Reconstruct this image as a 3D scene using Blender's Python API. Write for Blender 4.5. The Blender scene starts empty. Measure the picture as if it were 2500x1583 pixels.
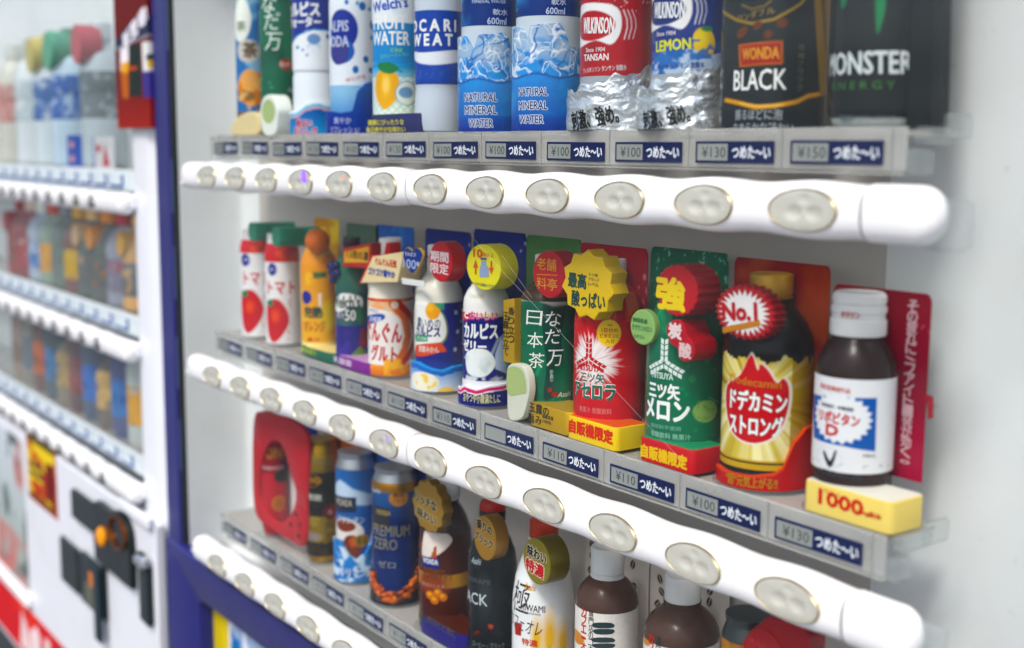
import bpy, math, random
import numpy as np
from mathutils import Matrix, Vector, noise as mnoise

# ------------------------------------------------------------------ camera, world, sun, exposure
SC = bpy.context.scene
COL = SC.collection
YAW, PITCH, ROLL = 0.94361, -0.14051, 0.00743
CAM = np.array([1.2727, -0.5195, 0.0313])
FPX = 3013.9 / 2500 * 2408           # focal length in pixels of a 2408 px wide picture
_f = np.array([-math.sin(YAW) * math.cos(PITCH), math.cos(YAW) * math.cos(PITCH), math.sin(PITCH)])
_r0 = np.array([math.cos(YAW), math.sin(YAW), 0.0])
_u0 = np.cross(_r0, _f)
_r = _r0 * math.cos(ROLL) + _u0 * math.sin(ROLL)
_u = -_r0 * math.sin(ROLL) + _u0 * math.cos(ROLL)

cd = bpy.data.cameras.new('camera')
cam = bpy.data.objects.new('camera', cd)
COL.objects.link(cam)
cam.matrix_world = Matrix(((_r[0], _u[0], -_f[0], CAM[0]), (_r[1], _u[1], -_f[1], CAM[1]),
                           (_r[2], _u[2], -_f[2], CAM[2]), (0, 0, 0, 1)))
cd.sensor_width = 36
cd.lens = 3013.9 / 2500 * 36
cd.clip_start, cd.clip_end = 0.01, 2000
cd.dof.use_dof = True
cd.dof.focus_distance = 0.895
cd.dof.aperture_fstop = 4.3
SC.camera = cam

SUN_EL, SUN_AZ = math.radians(54), math.radians(158)     # azimuth clockwise from +y
w = bpy.data.worlds.new('World')
SC.world = w
w.use_nodes = True
nt = w.node_tree
nt.nodes.clear()
sky = nt.nodes.new('ShaderNodeTexSky')
sky.sky_type = 'NISHITA'
sky.sun_disc = False
sky.sun_elevation, sky.sun_rotation = SUN_EL, SUN_AZ
sky.air_density, sky.dust_density, sky.ozone_density = 1.0, 4.0, 0.9
bg = nt.nodes.new('ShaderNodeBackground')
bg.inputs[1].default_value = 0.125
wo = nt.nodes.new('ShaderNodeOutputWorld')
nt.links.new(sky.outputs[0], bg.inputs[0])
nt.links.new(bg.outputs[0], wo.inputs[0])
sl = bpy.data.lights.new('sun', 'SUN')
sl.energy, sl.angle, sl.color = 1.5, math.radians(13), (1, 0.975, 0.945)
so = bpy.data.objects.new('sun', sl)
COL.objects.link(so)
sdir = Vector((math.sin(SUN_AZ) * math.cos(SUN_EL), math.cos(SUN_AZ) * math.cos(SUN_EL), math.sin(SUN_EL)))
so.rotation_euler = sdir.to_track_quat('Z', 'Y').to_euler()
SC.view_settings.view_transform = 'Standard'
SC.view_settings.look = 'None'
SC.view_settings.gamma = 1
SC.view_settings.exposure = 0.66
SC.render.engine = 'CYCLES'
SC.cycles.max_bounces = 10
SC.cycles.transparent_max_bounces = 24
SC.cycles.use_denoising = True
SC.cycles.sample_clamp_indirect = 6

# ------------------------------------------------------------------ small helpers
def lin(h):
    if not isinstance(h, str):
        return np.array(h, float)
    h = h.lstrip('#')
    c = np.array([int(h[i:i + 2], 16) / 255 for i in (0, 2, 4)])
    return np.where(c <= .04045, c / 12.92, ((c + .055) / 1.055) ** 2.4)

def ray(px, py):
    return _f + _r * (px - 1204) / FPX - _u * (py - 762.4) / FPX
def onY(px, py, y):
    d = ray(px, py)
    return CAM + d * ((y - CAM[1]) / d[1])

def tag(o, label=None, cat=None, group=None, kind=None):
    for k_, v in (('label', label), ('category', cat), ('group', group), ('kind', kind)):
        if v:
            o[k_] = v
    return o
def empty(name, loc=(0, 0, 0)):
    o = bpy.data.objects.new(name, None)
    o.empty_display_size = .02
    o.location = loc
    COL.objects.link(o)
    return o

# ------------------------------------------------------------------ materials
MATS = {}
def material(name, col=None, rough=.4, metal=0., spec=.5, attr=False, coat=0., bump=0., bscale=300, emit=None, estr=0, var=.05, vscale=25, sss=0., dirt=0.):
    if name in MATS:
        return MATS[name]
    m = bpy.data.materials.new(name)
    m.use_nodes = True
    n, l = m.node_tree.nodes, m.node_tree.links
    p = n['Principled BSDF']
    tc = n.new('ShaderNodeTexCoord')
    nz = n.new('ShaderNodeTexNoise')
    nz.inputs['Scale'].default_value = vscale
    nz.inputs['Detail'].default_value = 4
    l.new(tc.outputs['Object'], nz.inputs['Vector'])
    mr = n.new('ShaderNodeMapRange')
    mr.inputs['To Min'].default_value = max(rough - .07, .02)
    mr.inputs['To Max'].default_value = rough + .1
    l.new(nz.outputs['Fac'], mr.inputs['Value'])
    l.new(mr.outputs['Result'], p.inputs['Roughness'])
    hv = n.new('ShaderNodeHueSaturation')
    m2 = n.new('ShaderNodeMapRange')
    m2.inputs['To Min'].default_value = (1 - var) * (.93 if attr else 1)
    m2.inputs['To Max'].default_value = (1 + var) * (.93 if attr else 1)
    l.new(nz.outputs['Fac'], m2.inputs['Value'])
    l.new(m2.outputs['Result'], hv.inputs['Value'])
    hv.inputs['Saturation'].default_value = 1.22 if attr else 1.0
    if attr:
        a = n.new('ShaderNodeAttribute')
        a.attribute_name = 'print'
        l.new(a.outputs['Color'], hv.inputs['Color'])
    else:
        hv.inputs['Color'].default_value = (*lin(col), 1)
    last = hv.outputs['Color']
    if dirt:                                             # patchy grime and fine specks
        for sc_, lo_, hi_, amt in ((9, .52, .8, dirt), (160, .66, .76, dirt * 1.6)):
            n3 = n.new('ShaderNodeTexNoise'); n3.inputs['Scale'].default_value = sc_; n3.inputs['Detail'].default_value = 6
            l.new(tc.outputs['Object'], n3.inputs['Vector'])
            r3 = n.new('ShaderNodeMapRange'); r3.inputs['From Min'].default_value = lo_; r3.inputs['From Max'].default_value = hi_; r3.inputs['To Max'].default_value = amt
            l.new(n3.outputs['Fac'], r3.inputs['Value'])
            mx = n.new('ShaderNodeMix'); mx.data_type = 'RGBA'
            l.new(r3.outputs['Result'], mx.inputs['Factor']); l.new(last, mx.inputs['A']); mx.inputs['B'].default_value = (.32, .28, .22, 1)
            last = mx.outputs['Result']
    l.new(last, p.inputs['Base Color'])
    p.inputs['Metallic'].default_value = metal
    p.inputs['Specular IOR Level'].default_value = spec
    p.inputs['Coat Weight'].default_value = coat
    p.inputs['Coat Roughness'].default_value = .08
    if sss:
        p.inputs['Subsurface Weight'].default_value = sss
        p.inputs['Subsurface Radius'].default_value = (.01, .01, .01)
        p.inputs['Subsurface Scale'].default_value = .5
    if bump:
        n2 = n.new('ShaderNodeTexNoise')
        n2.inputs['Scale'].default_value = bscale
        n2.inputs['Detail'].default_value = 3
        l.new(tc.outputs['Object'], n2.inputs['Vector'])
        b = n.new('ShaderNodeBump')
        b.inputs['Strength'].default_value = bump
        b.inputs['Distance'].default_value = .002
        l.new(n2.outputs['Fac'], b.inputs['Height'])
        l.new(b.outputs['Normal'], p.inputs['Normal'])
    if emit:
        p.inputs['Emission Color'].default_value = (*lin(emit), 1)
        p.inputs['Emission Strength'].default_value = estr
    MATS[name] = m
    return m

def clear_material(name, tint, refl=1., base=0., col='c8c8c8', rough=.04, f0=.04, veil=False):
    """thin clear plastic or glass: transparent, with reflection rising at grazing angles"""
    if name in MATS:
        return MATS[name]
    m = bpy.data.materials.new(name)
    m.use_nodes = True
    n, l = m.node_tree.nodes, m.node_tree.links
    n.clear()
    out = n.new('ShaderNodeOutputMaterial')
    tr = n.new('ShaderNodeBsdfTransparent')
    tr.inputs[0].default_value = (*tint, 1)
    gl = n.new('ShaderNodeBsdfGlossy')
    gl.inputs['Roughness'].default_value = rough
    lw = n.new('ShaderNodeLayerWeight')
    pw = n.new('ShaderNodeMath'); pw.operation = 'POWER'; pw.inputs[1].default_value = 5
    l.new(lw.outputs['Facing'], pw.inputs[0])
    ma = n.new('ShaderNodeMath'); ma.operation = 'MULTIPLY_ADD'
    ma.inputs[1].default_value = (1 - f0) * refl
    ma.inputs[2].default_value = f0 * refl
    l.new(pw.outputs[0], ma.inputs[0])
    mx = n.new('ShaderNodeMixShader')
    l.new(ma.outputs[0], mx.inputs[0])
    src = tr
    if base:
        df = n.new('ShaderNodeBsdfDiffuse')
        tc = n.new('ShaderNodeTexCoord')
        nz = n.new('ShaderNodeTexNoise')
        nz.inputs['Scale'].default_value = 14
        nz.inputs['Detail'].default_value = 6
        l.new(tc.outputs['Object'], nz.inputs['Vector'])
        rp = n.new('ShaderNodeMapRange')
        rp.inputs['To Min'].default_value = base * .6
        rp.inputs['To Max'].default_value = base * 1.4
        if veil:                                        # reflected haze put into the pane's colour as long slanting streaks
            mp = n.new('ShaderNodeMapping')
            mp.inputs['Rotation'].default_value = (0, math.radians(28), 0)
            mp.inputs['Scale'].default_value = (.5, 1, 3.2)
            l.new(tc.outputs['Object'], mp.inputs['Vector'])
            l.new(mp.outputs[0], nz.inputs['Vector'])
            nz.inputs['Scale'].default_value = 3.2
            nz.inputs['Roughness'].default_value = .62
            rp.inputs['From Min'].default_value = .42
            rp.inputs['From Max'].default_value = .78
            rp.inputs['To Min'].default_value = base * .35
            rp.inputs['To Max'].default_value = base * 4.5
        l.new(nz.outputs['Fac'], rp.inputs['Value'])
        df.inputs[0].default_value = (*lin(col), 1)
        m2 = n.new('ShaderNodeMixShader')
        l.new(rp.outputs[0], m2.inputs[0])
        l.new(tr.outputs[0], m2.inputs[1])
        l.new(df.outputs[0], m2.inputs[2])
        src = m2
    l.new(src.outputs[0], mx.inputs[1])
    l.new(gl.outputs[0], mx.inputs[2])
    l.new(mx.outputs[0], out.inputs[0])
    MATS[name] = m
    return m

PRINT = material('printed_film', attr=True, rough=.22, spec=.16, coat=.05, bump=.03, bscale=180)
MATTE = material('printed_card', attr=True, rough=.5, spec=.15, bump=.04, bscale=500)
PLAST = material('moulded_plastic', attr=True, rough=.3, spec=.25, bump=.03, bscale=250)
METAL = material('brushed_can_metal', attr=True, rough=.28, metal=.85)
GOLD = material('metallic_foil_plastic', attr=True, rough=.3, metal=.45)
CLEAR = clear_material('clear_acrylic', (.93, .95, .95), base=.10, col='d8dcda')

# ------------------------------------------------------------------ mesh builder (all numbers in millimetres, colours kept per vertex)
class MB:
    def __init__(s):
        s.v, s.f, s.c, s.m = [], [], [], []
    def add(s, verts, faces, col, mi=0):
        o = len(s.v)
        s.v.extend([tuple(x) for x in verts])
        c = lin(col) if isinstance(col, str) else np.asarray(col, float)
        s.c.extend([tuple(c)] * len(verts) if c.ndim == 1 else [tuple(x) for x in c])
        s.f.extend([tuple(i + o for i in f) for f in faces])
        s.m.extend([mi] * len(faces))
        return s
    def grid(s, P, col, closed=False, mi=0, flip=False):
        """P: rows x cols x 3"""
        nr, nc = P.shape[:2]
        idx = np.arange(nr * nc).reshape(nr, nc)
        a = idx[:-1, :-1]; b = idx[:-1, 1:]; c = idx[1:, 1:]; d = idx[1:, :-1]
        q = np.stack([a, b, c, d], -1).reshape(-1, 4)
        if closed:
            q2 = np.stack([idx[:-1, -1], idx[:-1, 0], idx[1:, 0], idx[1:, -1]], -1)
            q = np.concatenate([q, q2])
        if flip:
            q = q[:, ::-1]
        C_ = np.asarray(lin(col)) if isinstance(col, str) else np.asarray(col, float)
        return s.add(P.reshape(-1, 3).tolist(), q.tolist(), C_ if C_.ndim == 1 else C_.reshape(-1, 3), mi)
    def lathe(s, prof, col, seg=48, n=2., cx=0, cy=0, ky=1., mi=0):
        a = np.linspace(0, 2 * np.pi, seg, endpoint=False)
        k_ = (np.abs(np.cos(a)) ** n + np.abs(np.sin(a)) ** n) ** (-1 / n)
        P = np.array([[(cx + r * k_[i] * math.sin(a[i]), cy - ky * r * k_[i] * math.cos(a[i]), z) for i in range(seg)] for r, z in prof])
        if isinstance(col, (list, tuple)) and len(col) == len(prof):
            cc = np.repeat(np.array([lin(c) for c in col])[:, None, :], seg, 1)
        else:
            cc = col
        return s.grid(P, cc, closed=True, mi=mi)
    def box(s, x0, x1, y0, y1, z0, z1, col, bev=0., mi=0):
        b = min(bev, (x1 - x0) / 2.01, (y1 - y0) / 2.01, (z1 - z0) / 2.01)
        if b <= 0:
            v = [(x, y, z) for x in (x0, x1) for y in (y0, y1) for z in (z0, z1)]
            f = [(0, 1, 3, 2), (4, 6, 7, 5), (0, 4, 5, 1), (2, 3, 7, 6), (0, 2, 6, 4), (1, 5, 7, 3)]
            return s.add(v, f, col, mi)
        rings = []
        for (z, i) in ((z0, b), (z0 + b, 0), (z1 - b, 0), (z1, b)):
            o = max(i, 0)
            c = b * .7
            X0, X1, Y0, Y1 = x0 + o, x1 - o, y0 + o, y1 - o
            rings.append([(X0 + c, Y0, z), (X1 - c, Y0, z), (X1, Y0 + c, z), (X1, Y1 - c, z), (X1 - c, Y1, z), (X0 + c, Y1, z), (X0, Y1 - c, z), (X0, Y0 + c, z)])
        s.grid(np.array(rings), col, closed=True, mi=mi)
        s.add(rings[0], [tuple(range(7, -1, -1))], col, mi)
        return s.add(rings[-1], [tuple(range(8))], col, mi)
    def prism_z(s, pts, z0, z1, col, bev=1., top=None, mi=0):
        """vertical extrusion of a plan outline (counter-clockwise) with a bevelled top edge"""
        p = np.array(pts, float)
        ins = inset(p, bev)
        R = np.array([[(*q, z0) for q in p], [(*q, z1 - bev) for q in p], [(*q, z1 - bev * .3) for q in inset(p, bev * .3)], [(*q, z1) for q in ins]])
        s.grid(R, col, closed=True, mi=mi)
        s.add(R[-1], [tuple(range(len(p)))], top or col, mi)
        return s.add(R[0], [tuple(range(len(p) - 1, -1, -1))], col, mi)
    def prism_y(s, pts, y0, y1, col, bev=.8, side=None, mi=0):
        """outline in (x, z), front face at y0 (towards the street), body going back to y1"""
        p = np.array(pts, float)
        if area(p) < 0:
            p = p[::-1]
        ins, i3 = inset(p, bev), inset(p, bev * .3)
        mk = lambda q, y: [(a, y, b) for a, b in q]
        R = np.array([mk(p, y1), mk(p, y0 + bev), mk(i3, y0 + bev * .3), mk(ins, y0)])
        cols = np.repeat(np.array([lin(side or col), lin(side or col), lin(col), lin(col)])[:, None, :], len(p), 1)
        s.grid(R, cols, closed=True, mi=mi)
        s.add(R[-1], [tuple(range(len(p)))], col, mi)
        return s.add(R[0], [tuple(range(len(p) - 1, -1, -1))], side or col, mi)
    def build(s, name, parent=None, mats=PRINT, smooth=35):
        me = bpy.data.meshes.new(name)
        me.from_pydata([(a * .001, b * .001, c * .001) for a, b, c in s.v], [], s.f)
        at = me.attributes.new('print', 'FLOAT_COLOR', 'POINT')
        C4 = np.ones((len(s.v), 4), np.float32)
        C4[:, :3] = np.array(s.c, np.float32)
        at.data.foreach_set('color', C4.ravel())
        mats = mats if isinstance(mats, (list, tuple)) else [mats]
        for m in mats:
            me.materials.append(m)
        if len(mats) > 1:
            me.polygons.foreach_set('material_index', s.m)
        if smooth:
            me.polygons.foreach_set('use_smooth', [True] * len(me.polygons))
            me.set_sharp_from_angle(angle=math.radians(smooth))
        me.update()
        o = bpy.data.objects.new(name, me)
        COL.objects.link(o)
        if parent is not None:
            o.parent = parent
        return o

def area(p):
    x, y = p[:, 0], p[:, 1]
    return .5 * np.sum(x * np.roll(y, -1) - np.roll(x, -1) * y)
def inset(p, d):
    p = np.array(p, float)
    if abs(d) < 1e-9:
        return p
    e = np.roll(p, -1, 0) - p
    e /= np.linalg.norm(e, axis=1)[:, None] + 1e-12
    n = np.stack([-e[:, 1], e[:, 0]], 1) * (1 if area(p) > 0 else -1)
    m = n + np.roll(n, 1, 0)
    m /= np.linalg.norm(m, axis=1)[:, None] + 1e-9
    c = np.clip(np.sum(m * n, 1), .5, 1)
    return p + m * (d / c)[:, None]
def ellipse(cx, cz, rx, rz, n=40):
    return [(cx + rx * math.cos(2 * math.pi * i / n), cz + rz * math.sin(2 * math.pi * i / n)) for i in range(n)]
def starpts(cx, cz, r0, r1, n, ky=1., ph=0.):
    return [(cx + (r0 if i % 2 == 0 else r1) * math.cos(math.pi * i / n + ph), cz + ky * (r0 if i % 2 == 0 else r1) * math.sin(math.pi * i / n + ph)) for i in range(2 * n)]
def rrect(x0, x1, y0, y1, r, n=5):
    o = []
    for cx, cy, a in ((x1 - r, y0 + r, -90), (x1 - r, y1 - r, 0), (x0 + r, y1 - r, 90), (x0 + r, y0 + r, 180)):
        for i in range(n + 1):
            t = math.radians(a + 90 * i / n)
            o.append((cx + r * math.cos(t), cy + r * math.sin(t)))
    return o
def smooth_poly(p, n=6):
    p = [np.array(q, float) for q in p]
    o, N = [], len(p)
    for i in range(N):
        a, b, c, d = p[i - 1], p[i], p[(i + 1) % N], p[(i + 2) % N]
        for j in range(n):
            t = j / n
            o.append(tuple(.5 * ((2 * b) + (c - a) * t + (2 * a - 5 * b + 4 * c - d) * t * t + (3 * b - a - 3 * c + d) * t ** 3)))
    return o

# ------------------------------------------------------------------ lettering: outlines of the built-in typeface laid on the surface
_GL = {}
def glyphs(txt, off):
    key = (txt, off)
    if key in _GL:
        return _GL[key]
    cu = bpy.data.curves.new('t', 'FONT')
    cu.body = txt
    cu.resolution_u = 2
    cu.offset = off
    ob = bpy.data.objects.new('t', cu)
    me = ob.to_mesh()
    me.calc_loop_triangles()
    v = np.zeros(len(me.vertices) * 3); me.vertices.foreach_get('co', v)
    t = np.zeros(len(me.loop_triangles) * 3, np.int64); me.loop_triangles.foreach_get('vertices', t)
    v, t = v.reshape(-1, 3)[:, :2].copy(), t.reshape(-1, 3).copy()
    ob.to_mesh_clear()
    bpy.data.objects.remove(ob)
    bpy.data.curves.remove(cu)
    _GL[key] = (v, t)
    return v, t
def split_long(v, t, lim):
    for _ in range(3):
        d = np.ptp(v[t][:, :, 0], axis=1)
        big = d > lim
        if not big.any():
            break
        T = t[big]
        n = len(v)
        A, B, C_ = v[T[:, 0]], v[T[:, 1]], v[T[:, 2]]
        k_ = len(T)
        v = np.concatenate([v, (A + B) / 2, (B + C_) / 2, (C_ + A) / 2])
        ab, bc, ca = n + np.arange(k_), n + k_ + np.arange(k_), n + 2 * k_ + np.arange(k_)
        t = np.concatenate([t[~big], np.stack([T[:, 0], ab, ca], 1), np.stack([ab, T[:, 1], bc], 1), np.stack([ca, bc, T[:, 2]], 1), np.stack([ab, bc, ca], 1)])
    return v, t

class Frame:
    """a surface with label coordinates (x along the surface, y up, mm) and lettering on it"""
    lim = 1e9
    def miss(s, px, py):
        return False
    def text(s, mb, txt, x, y, h, col, w=None, bold=.012, halo=None, hw=.05, rot=0, shear=0, vert=False, pitch=None, off=.35):
        if vert:
            pitch = pitch or h * 1.08
            n = len(txt)
            for i, ch in enumerate(txt):
                if ch != ' ':
                    s.text(mb, ch, x, y + ((n - 1) / 2 - i) * pitch, h if ch not in 'ー〜・、。' else h * .3, col, w if ch not in 'ー' else h * .12, bold, halo, hw, rot, shear, off=off)
            return
        v0, t0 = glyphs(txt, 0)
        lo, hi = v0.min(0), v0.max(0)
        sy = h / max(hi[1] - lo[1], 1e-6)
        sx = (w / max(hi[0] - lo[0], 1e-6)) if w else sy
        c_, s_ = math.cos(math.radians(rot)), math.sin(math.radians(rot))
        for cc, oo, b in ((halo, off - .15, bold + hw), (col, off, bold)):
            if cc is None:
                continue
            b = min(max(b, 0), .042 if cc is col else .09)
            n = 0 if b < .004 else 4 if b < .02 else 8
            for q in range(n + 1):                       # heavier weights: the outline struck several times round a small circle
                ax, ay = (0, 0) if q == 0 else (b * math.cos(2 * math.pi * q / n), b * math.sin(2 * math.pi * q / n))
                v = (v0 - (lo + hi) / 2) * (sx, sy) + np.array((ax, ay)) * min(abs(sx), abs(sy)) * 1.25
                v = v + np.stack([v[:, 1] * shear, 0 * v[:, 1]], 1)
                v = np.stack([v[:, 0] * c_ - v[:, 1] * s_ + x, v[:, 0] * s_ + v[:, 1] * c_ + y], 1)
                v, t = split_long(v, t0, s.lim)
                mb.add(s.wrap(v[:, 0], v[:, 1], oo - q * .012).tolist(), t.tolist(), cc)
    def tx(s, mb, txt, px, py, hpx, col, wpx=None, **kw):
        """the same, from a spot seen in the photograph"""
        x, y = s.at(px, py)
        sc = s.mmpx
        w = None
        if wpx:
            xl, xr = s.at(px - wpx / 2, py)[0], s.at(px + wpx / 2, py)[0]
            ml, mr = s.miss(px - wpx / 2, py), s.miss(px + wpx / 2, py)
            if not ml and not mr:
                x, w = (xl + xr) / 2, xr - xl
            else:
                w = 2 * (xr - x) if not mr else 2 * (x - xl)
        if 'pitch' in kw and kw['pitch']:
            kw['pitch'] *= sc
        s.text(mb, txt, x, y, hpx * sc, col, w, **kw)
    def poly(s, mb, pts, col, off=.3):
        """flat printed patch; pts in label mm"""
        from mathutils.geometry import tessellate_polygon
        t = np.array(tessellate_polygon([[Vector((a, b, 0)) for a, b in pts]]))
        v, t = split_long(np.array(pts, float), t, s.lim)
        mb.add(s.wrap(v[:, 0], v[:, 1], off).tolist(), t.tolist(), col)

class Cyl(Frame):
    lim = 2.5
    def __init__(s, xc, yc, zs, r, prof=None, face=20, n=2.):
        s.o = np.array([xc, yc, zs]); s.r = r; s.face = math.radians(face); s.n = n
        s.prof = np.array(prof if prof is not None else [(r, 0), (r, 400)], float)
        dep = (s.o + np.array([0, 0, 60]) - CAM * 1000) @ _f
        s.mmpx = dep / FPX
    def at(s, px, py):
        d = ray(px, py); o = CAM * 1000 - s.o
        a = d[0] ** 2 + d[1] ** 2; b = o[0] * d[0] + o[1] * d[1]; c = o[0] ** 2 + o[1] ** 2 - s.r ** 2
        q = b * b - a * c
        t = (-b - math.sqrt(max(q, 0))) / a
        P = o + d * t
        return (math.atan2(P[0], -P[1]) - s.face) * s.r, P[2]
    def miss(s, px, py):
        d = ray(px, py); o = CAM * 1000 - s.o
        return (o[0] * d[0] + o[1] * d[1]) ** 2 < (d[0] ** 2 + d[1] ** 2) * (o[0] ** 2 + o[1] ** 2 - (s.r * .86) ** 2)
    def wrap(s, x, y, off):
        x, y = np.asarray(x, float), np.asarray(y, float)
        ph = s.face + x / s.r
        k_ = (np.abs(np.cos(ph)) ** s.n + np.abs(np.sin(ph)) ** s.n) ** (-1 / s.n)
        pr = s.prof[np.argsort(s.prof[:, 1], kind='stable')]
        rr = np.interp(y, pr[:, 1], pr[:, 0]) * k_ + off
        return np.stack([rr * np.sin(ph), -rr * np.cos(ph), y], -1)

class Plane(Frame):
    """upright plane facing the street at local y = y0 of an origin"""
    def __init__(s, o, y0):
        s.o = np.array(o, float); s.y0 = y0
        s.mmpx = None
    def at(s, px, py):
        P = onY(px, py, (s.o[1] + s.y0) * .001) * 1000 - s.o
        if s.mmpx is None:
            s.mmpx = ((P + s.o) - CAM * 1000) @ _f / FPX
        return P[0], P[2]
    def wrap(s, x, y, off):
        x, y = np.asarray(x, float), np.asarray(y, float)
        return np.stack([x, np.full_like(x, s.y0 - off), y], -1)
    def box_of(s, x0, y0, x1, y1):
        a = s.at(x0, (y0 + y1) / 2); b = s.at(x1, (y0 + y1) / 2); c = s.at((x0 + x1) / 2, y0); d = s.at((x0 + x1) / 2, y1)
        return a[0], b[0], d[1], c[1]        # x0, x1, z0, z1

# ------------------------------------------------------------------ printed artwork, sampled on the label's own grid
def vnoise(X, Y, sc, seed=0, oct=3):
    out = np.zeros_like(X); amp = 1.; tot = 0
    for o in range(oct):
        x, y = X / sc * 2 ** o + seed * 17.3 + o * 5.1, Y / sc * 2 ** o + seed * 9.7
        xi, yi = np.floor(x), np.floor(y)
        fx, fy = x - xi, y - yi
        fx, fy = fx * fx * (3 - 2 * fx), fy * fy * (3 - 2 * fy)
        h = lambda a, b: np.modf(np.abs(np.sin(a * 127.1 + b * 311.7 + seed) * 43758.5453))[0]
        out += amp * ((h(xi, yi) * (1 - fx) + h(xi + 1, yi) * fx) * (1 - fy) + (h(xi, yi + 1) * (1 - fx) + h(xi + 1, yi + 1) * fx) * fy)
        tot += amp; amp *= .5
    return out / tot

class Art:
    def __init__(s, fr, X, Y, col, cell):
        s.fr, s.X, s.Y, s.cell = fr, X, Y, cell
        s.C = np.zeros(X.shape + (3,)) + lin(col)
    def fill(s, m, col):
        c = lin(col) if isinstance(col, str) else col
        m = np.clip(m, 0, 1)[..., None]
        s.C = s.C * (1 - m) + c * m
        return s
    def grad(s, y0, y1, c0, c1, mask=1.):
        t = np.clip((s.Y - y0) / (y1 - y0), 0, 1)[..., None]
        return s.fill(np.ones_like(s.X) * mask, lin(c0) * (1 - t) + lin(c1) * t)
    def rect(s, x0, x1, y0, y1, col):
        return s.fill(((s.X > x0) & (s.X < x1) & (s.Y > y0) & (s.Y < y1)).astype(float), col)
    def ell(s, x, y, rx, ry, col, soft=0, rot=0):
        c_, s_ = math.cos(math.radians(rot)), math.sin(math.radians(rot))
        dx, dy = s.X - x, s.Y - y
        q = np.hypot((dx * c_ + dy * s_) / rx, (-dx * s_ + dy * c_) / ry)
        wd = max(s.cell / min(rx, ry), 1e-3) if not soft else soft
        return s.fill((1 - q) / wd + .5, col)
    def polym(s, pts, soft=0):
        p = np.array(pts, float)
        ins = np.zeros(s.X.shape, bool); D = np.full(s.X.shape, 1e9)
        for i in range(len(p)):
            (x0, y0), (x1, y1) = p[i], p[(i + 1) % len(p)]
            cr = ((y0 > s.Y) != (y1 > s.Y)) & (s.X < (x1 - x0) * (s.Y - y0) / (y1 - y0 + 1e-12) + x0)
            ins ^= cr
            dx, dy = x1 - x0, y1 - y0
            t = np.clip(((s.X - x0) * dx + (s.Y - y0) * dy) / (dx * dx + dy * dy + 1e-12), 0, 1)
            D = np.minimum(D, np.hypot(s.X - x0 - t * dx, s.Y - y0 - t * dy))
        return np.where(ins, D, -D) / (soft or s.cell) + .5
    def poly(s, pts, col, soft=0):
        return s.fill(s.polym(pts, soft), col)
    def line(s, pts, wd, col, soft=0):
        D = np.full(s.X.shape, 1e9)
        for (x0, y0), (x1, y1) in zip(pts[:-1], pts[1:]):
            dx, dy = x1 - x0, y1 - y0
            t = np.clip(((s.X - x0) * dx + (s.Y - y0) * dy) / (dx * dx + dy * dy + 1e-12), 0, 1)
            D = np.minimum(D, np.hypot(s.X - x0 - t * dx, s.Y - y0 - t * dy))
        return s.fill((wd / 2 - D) / (soft or s.cell) + .5, col)
    # versions that take spots seen in the photograph
    def pe(s, px, py, rx, ry, col, **k):
        x, y = s.fr.at(px, py); q = s.fr.mmpx
        x0, x1 = s.fr.at(px - rx, py)[0], s.fr.at(px + rx, py)[0]
        return s.ell((x0 + x1) / 2, y, max((x1 - x0) / 2, .3), ry * q, col, **k)
    def pp(s, pts, col, smooth=0, soft=0):
        q = [s.fr.at(*a) for a in pts]
        return s.poly(smooth_poly(q, smooth) if smooth else q, col, soft)
    def pl(s, pts, wd, col, soft=0, smooth=0):
        q = [s.fr.at(*a) for a in pts]
        return s.line(q, wd * s.fr.mmpx, col, soft)
    def py(s, py, px=None):
        return s.fr.at(px if px is not None else s.px0, py)[1]
    def noise(s, sc, seed, lo, hi, col, mask=1., sx=1., oct=3):
        n = vnoise(s.X * sx, s.Y, sc, seed, oct)
        return s.fill(np.clip((n - lo) / (hi - lo), 0, 1) * mask, col)
    def ridge(s, sc, seed, wd, col, mask=1., sx=1., warp=.6):
        wx = vnoise(s.X * sx, s.Y, sc * 1.3, seed + 5) - .5; wy = vnoise(s.X * sx, s.Y, sc * 1.3, seed + 9) - .5
        n = vnoise(s.X * sx + wx * sc * 2 * warp, s.Y + wy * sc * 2 * warp, sc, seed, 2)
        return s.fill(np.clip(1 - np.abs(n - .5) / wd, 0, 1) * mask, col)
    def below(s, pts, col, soft=0):
        """everything under a curve through spots seen in the photograph"""
        q = np.array(sorted([s.fr.at(*a) for a in pts]))
        yy = np.interp(s.X, q[:, 0], q[:, 1])
        return s.fill((yy - s.Y) / (soft or s.cell) + .5, col)

def sleeve(fr, z0, z1, art, name='label', parent=None, a0=-75, a1=150, cell=.8, off=.15, base='ffffff', mat=PRINT, px0=None):
    """printed film following a bottle's profile"""
    nu = max(8, int(math.radians(a1 - a0) * fr.r / cell)); nv = max(4, int((z1 - z0) / cell))
    ph = np.radians(np.linspace(a0, a1, nu + 1)); zz = np.linspace(z0, z1, nv + 1)
    Y, PH = np.meshgrid(zz, ph, indexing='ij')
    X = (PH - fr.face) * fr.r
    a = Art(fr, X, Y, base, cell)
    a.px0 = px0
    if art:
        art(a)
    mb = MB()
    mb.grid(fr.wrap(X, Y, off), a.C)
    return mb.build(name, parent, mat, smooth=60)

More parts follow.
